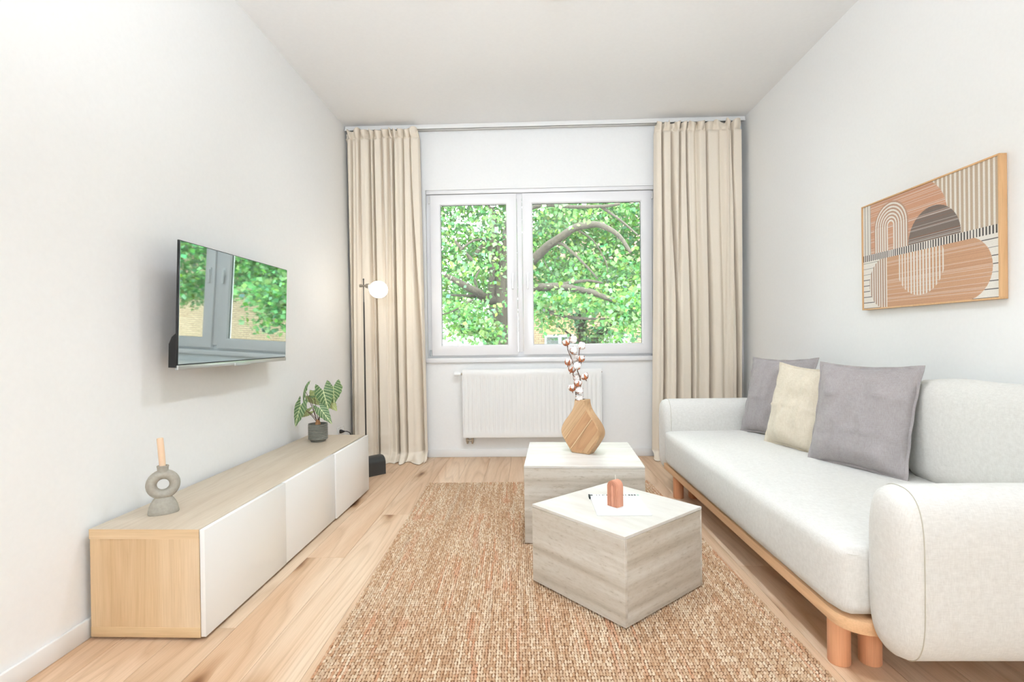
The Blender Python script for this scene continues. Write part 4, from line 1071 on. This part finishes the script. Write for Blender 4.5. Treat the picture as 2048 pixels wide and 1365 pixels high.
    p1 = np.concatenate([crown(60000, (-6, 10.9, 1.0), (7.5, 14.2, 7.2), rng, -.23, .95, zmin, 3.), crown(2600, (-6, 8.6, 1.0), (7.5, 10.9, 6.0), rng, .1, .95, zmin, 3.)])
    f = link('foliage', leaves_mesh(p1 - np.array(o), .105, rng, lit, .22), FOL, t); f['kind'] = 'stuff'
    # sprays hanging low
    sp = []
    for (u, v, y, n, r) in [(925, 650, 10.5, 260, .35), (965, 660, 10.3, 260, .32), (900, 620, 10.2, 200, .4), (945, 640, 10.8, 200, .4), (985, 670, 10.4, 180, .28), (905, 668, 9.8, 26, .16), (1080, 605, 10.6, 240, .35), (1130, 605, 10.2, 240, .3), (1090, 640, 10.6, 120, .3), (1250, 625, 9.6, 300, .32), (1268, 660, 9.4, 130, .28), (1230, 670, 9.8, 60, .25), (1272, 600, 9.4, 300, .4), (1190, 610, 10.2, 200, .35)]:
        c = px(u, v, y); sp.append(np.array(c) + rng.normal(0, r * .55, (n, 3)) * np.array([1, 1, .7]))
    p2 = np.concatenate(sp)
    f = link('foliage', leaves_mesh(p2 - np.array(o), .105, rng, lit, .22), FOL, t); f['kind'] = 'stuff'
    # second tree farther back
    b = thing('tree', 'paler tree standing behind the forked trunk, in front of the brick house', 'tree', (3.2, 15.6, GZ)); ob = Vector(b.location)
    def limb2(pts, r0, r1, name='branch'):
        P = [px(u, v, y) - ob for u, v, y in pts]; n = len(P); tube(name, P, [r0 + (r1 - r0) * i / (n - 1) for i in range(n)], BARK, b, 8)
    limb2([(1168, 800, 15.6), (1166, 700, 15.6), (1163, 660, 15.6), (1160, 620, 15.6)], .2, .13, 'trunk')
    limb2([(1172, 700, 15.6), (1195, 675, 15.4), (1215, 655, 15.2), (1228, 635, 15)], .16, .06)
    limb2([(1163, 660, 15.6), (1150, 640, 15.5), (1140, 620, 15.4), (1125, 600, 15.3)], .05, .02); limb2([(1166, 660, 15.6), (1174, 640, 15.5), (1172, 615, 15.4), (1182, 590, 15.4)], .05, .02)
    limb2([(1150, 690, 15.5), (1140, 670, 15.3), (1120, 655, 15.1), (1100, 640, 15)], .04, .015)
    def zmin2(x_, y_): return 2.0 + .35 * math.sin(x_ * 1.1 + 1)
    p3 = crown(48000, (-9, 14, 1.2), (14, 18, 9.0), rng, -.36, .6, zmin2, 11.)
    f = link('foliage', leaves_mesh(p3 - np.array(ob), .17, rng, (.075, .158, .058), .16), FOL, b); f['kind'] = 'stuff'
    sp = []
    for (u, v, y, n, r) in [(1150, 655, 15.3, 90, .45), (1185, 665, 15.2, 110, .4), (1130, 645, 15.1, 80, .5), (1210, 650, 15.1, 120, .4), (1225, 682, 15.2, 120, .4), (1175, 690, 15.4, 80, .35)]:
        sp.append(np.array(px(u, v, y)) + rng.normal(0, r * .6, (n, 3)))
    f = link('foliage', leaves_mesh(np.concatenate(sp) - np.array(ob), .13, rng, (.075, .158, .058), .16), FOL, b); f['kind'] = 'stuff'
    # brick house
    def brickmat():
        m = NT('yellow_brick'); tc = m.n('TexCoord'); mp = m.n('Mapping'); mp.inputs['Rotation'].default_value = (PI / 2, 0, 0); m.l(tc, 'Object', mp, 0)
        bk = m.n('TexBrick', i_Scale=1., i_Mortar_Size=.008, i_Brick_Width=.25, i_Row_Height=.083)
        bk.inputs['Color1'].default_value = srgb(134, 116, 92); bk.inputs['Color2'].default_value = srgb(146, 128, 104); bk.inputs['Mortar'].default_value = srgb(72, 54, 46)
        m.l(mp, 0, bk, 'Vector'); m.l(bk, 'Color', m.b, 'Base Color'); m.b.inputs['Roughness'].default_value = .9; return m.m
    BR = brickmat(); HY = 21.
    h = thing('brick_house', 'yellow brick house with white windows behind the trees, at right', 'house', (-.35, HY, GZ)); oh = Vector(h.location)
    WN = [(1089, 1150), (1208, 1262), (1330, 1392)]
    box('facade', (0, 0, 0), (14, 6, 5.6), BR, h)
    prism('roof', [(-.3, 5.55), (14.3, 5.55), (12.5, 8.4), (1.5, 8.4)], 6.6, noisy('roof_tiles', srgb(120, 100, 95), srgb(150, 125, 115), 5, .9), h, 'Y', loc=(0, 3, 0))
    for (u0, u1) in WN:
        x0 = px(u0, 680, HY).x - oh.x; x1 = px(u1, 680, HY).x - oh.x
        zt = px(1100, 670, HY).z - GZ
        for zz in (zt, zt + 2.75):
            wf = box('window_frame', (x0, -.06, zz - 1.4), (x1, .02, zz), plain('house_window_white', srgb(122, 126, 128), .5), h)
            for k in range(2):
                xa = x0 + .09 + k * ((x1 - x0) / 2 - .02); xb_ = xa + (x1 - x0) / 2 - .16
                box('window_pane', (xa, -.075, zz - 1.3), (xb_, -.055, zz - .1), plain('house_pane', srgb(66, 74, 72), .15), wf)
        # soldier course of upright bricks over the window
        nb = int((x1 - x0 + .1) / .085)
        for k in range(nb): box('lintel_brick', (x0 - .05 + k * .085, -.02, zt + .03), (x0 - .05 + k * .085 + .075, .0, zt + .60), plain('lintel_brick', srgb(140, 120, 90), .9) if k == 0 and u0 == 1089 else bpy.data.materials['lintel_brick'], h)
    # white rendered house at left
    hw = thing('white_house', 'white rendered house low behind the tree at left', 'house', (-9.5, 19., GZ))
    box('wall', (0, 0, 0), (8.6, 6, 3.0), plain('white_render', srgb(246, 246, 246), .9), hw)
    prism('roof', [(-.3, 2.98), (8.9, 2.98), (7.6, 3.5), (1., 3.5)], 6.5, plain('pale_roof', srgb(225, 225, 225), .8), hw, 'Y', loc=(0, 3, 0))
    for x_ in (1.2, 4.2, 7.0):
        wf = box('window_frame', (x_, -.05, 1.0), (x_ + 1.1, .02, 2.2), plain('white_house_frame', srgb(230, 232, 234), .5), hw)
        box('window_pane', (x_ + .08, -.06, 1.08), (x_ + 1.02, -.045, 2.12), plain('white_house_pane', srgb(190, 205, 205), .15), wf)
outside()
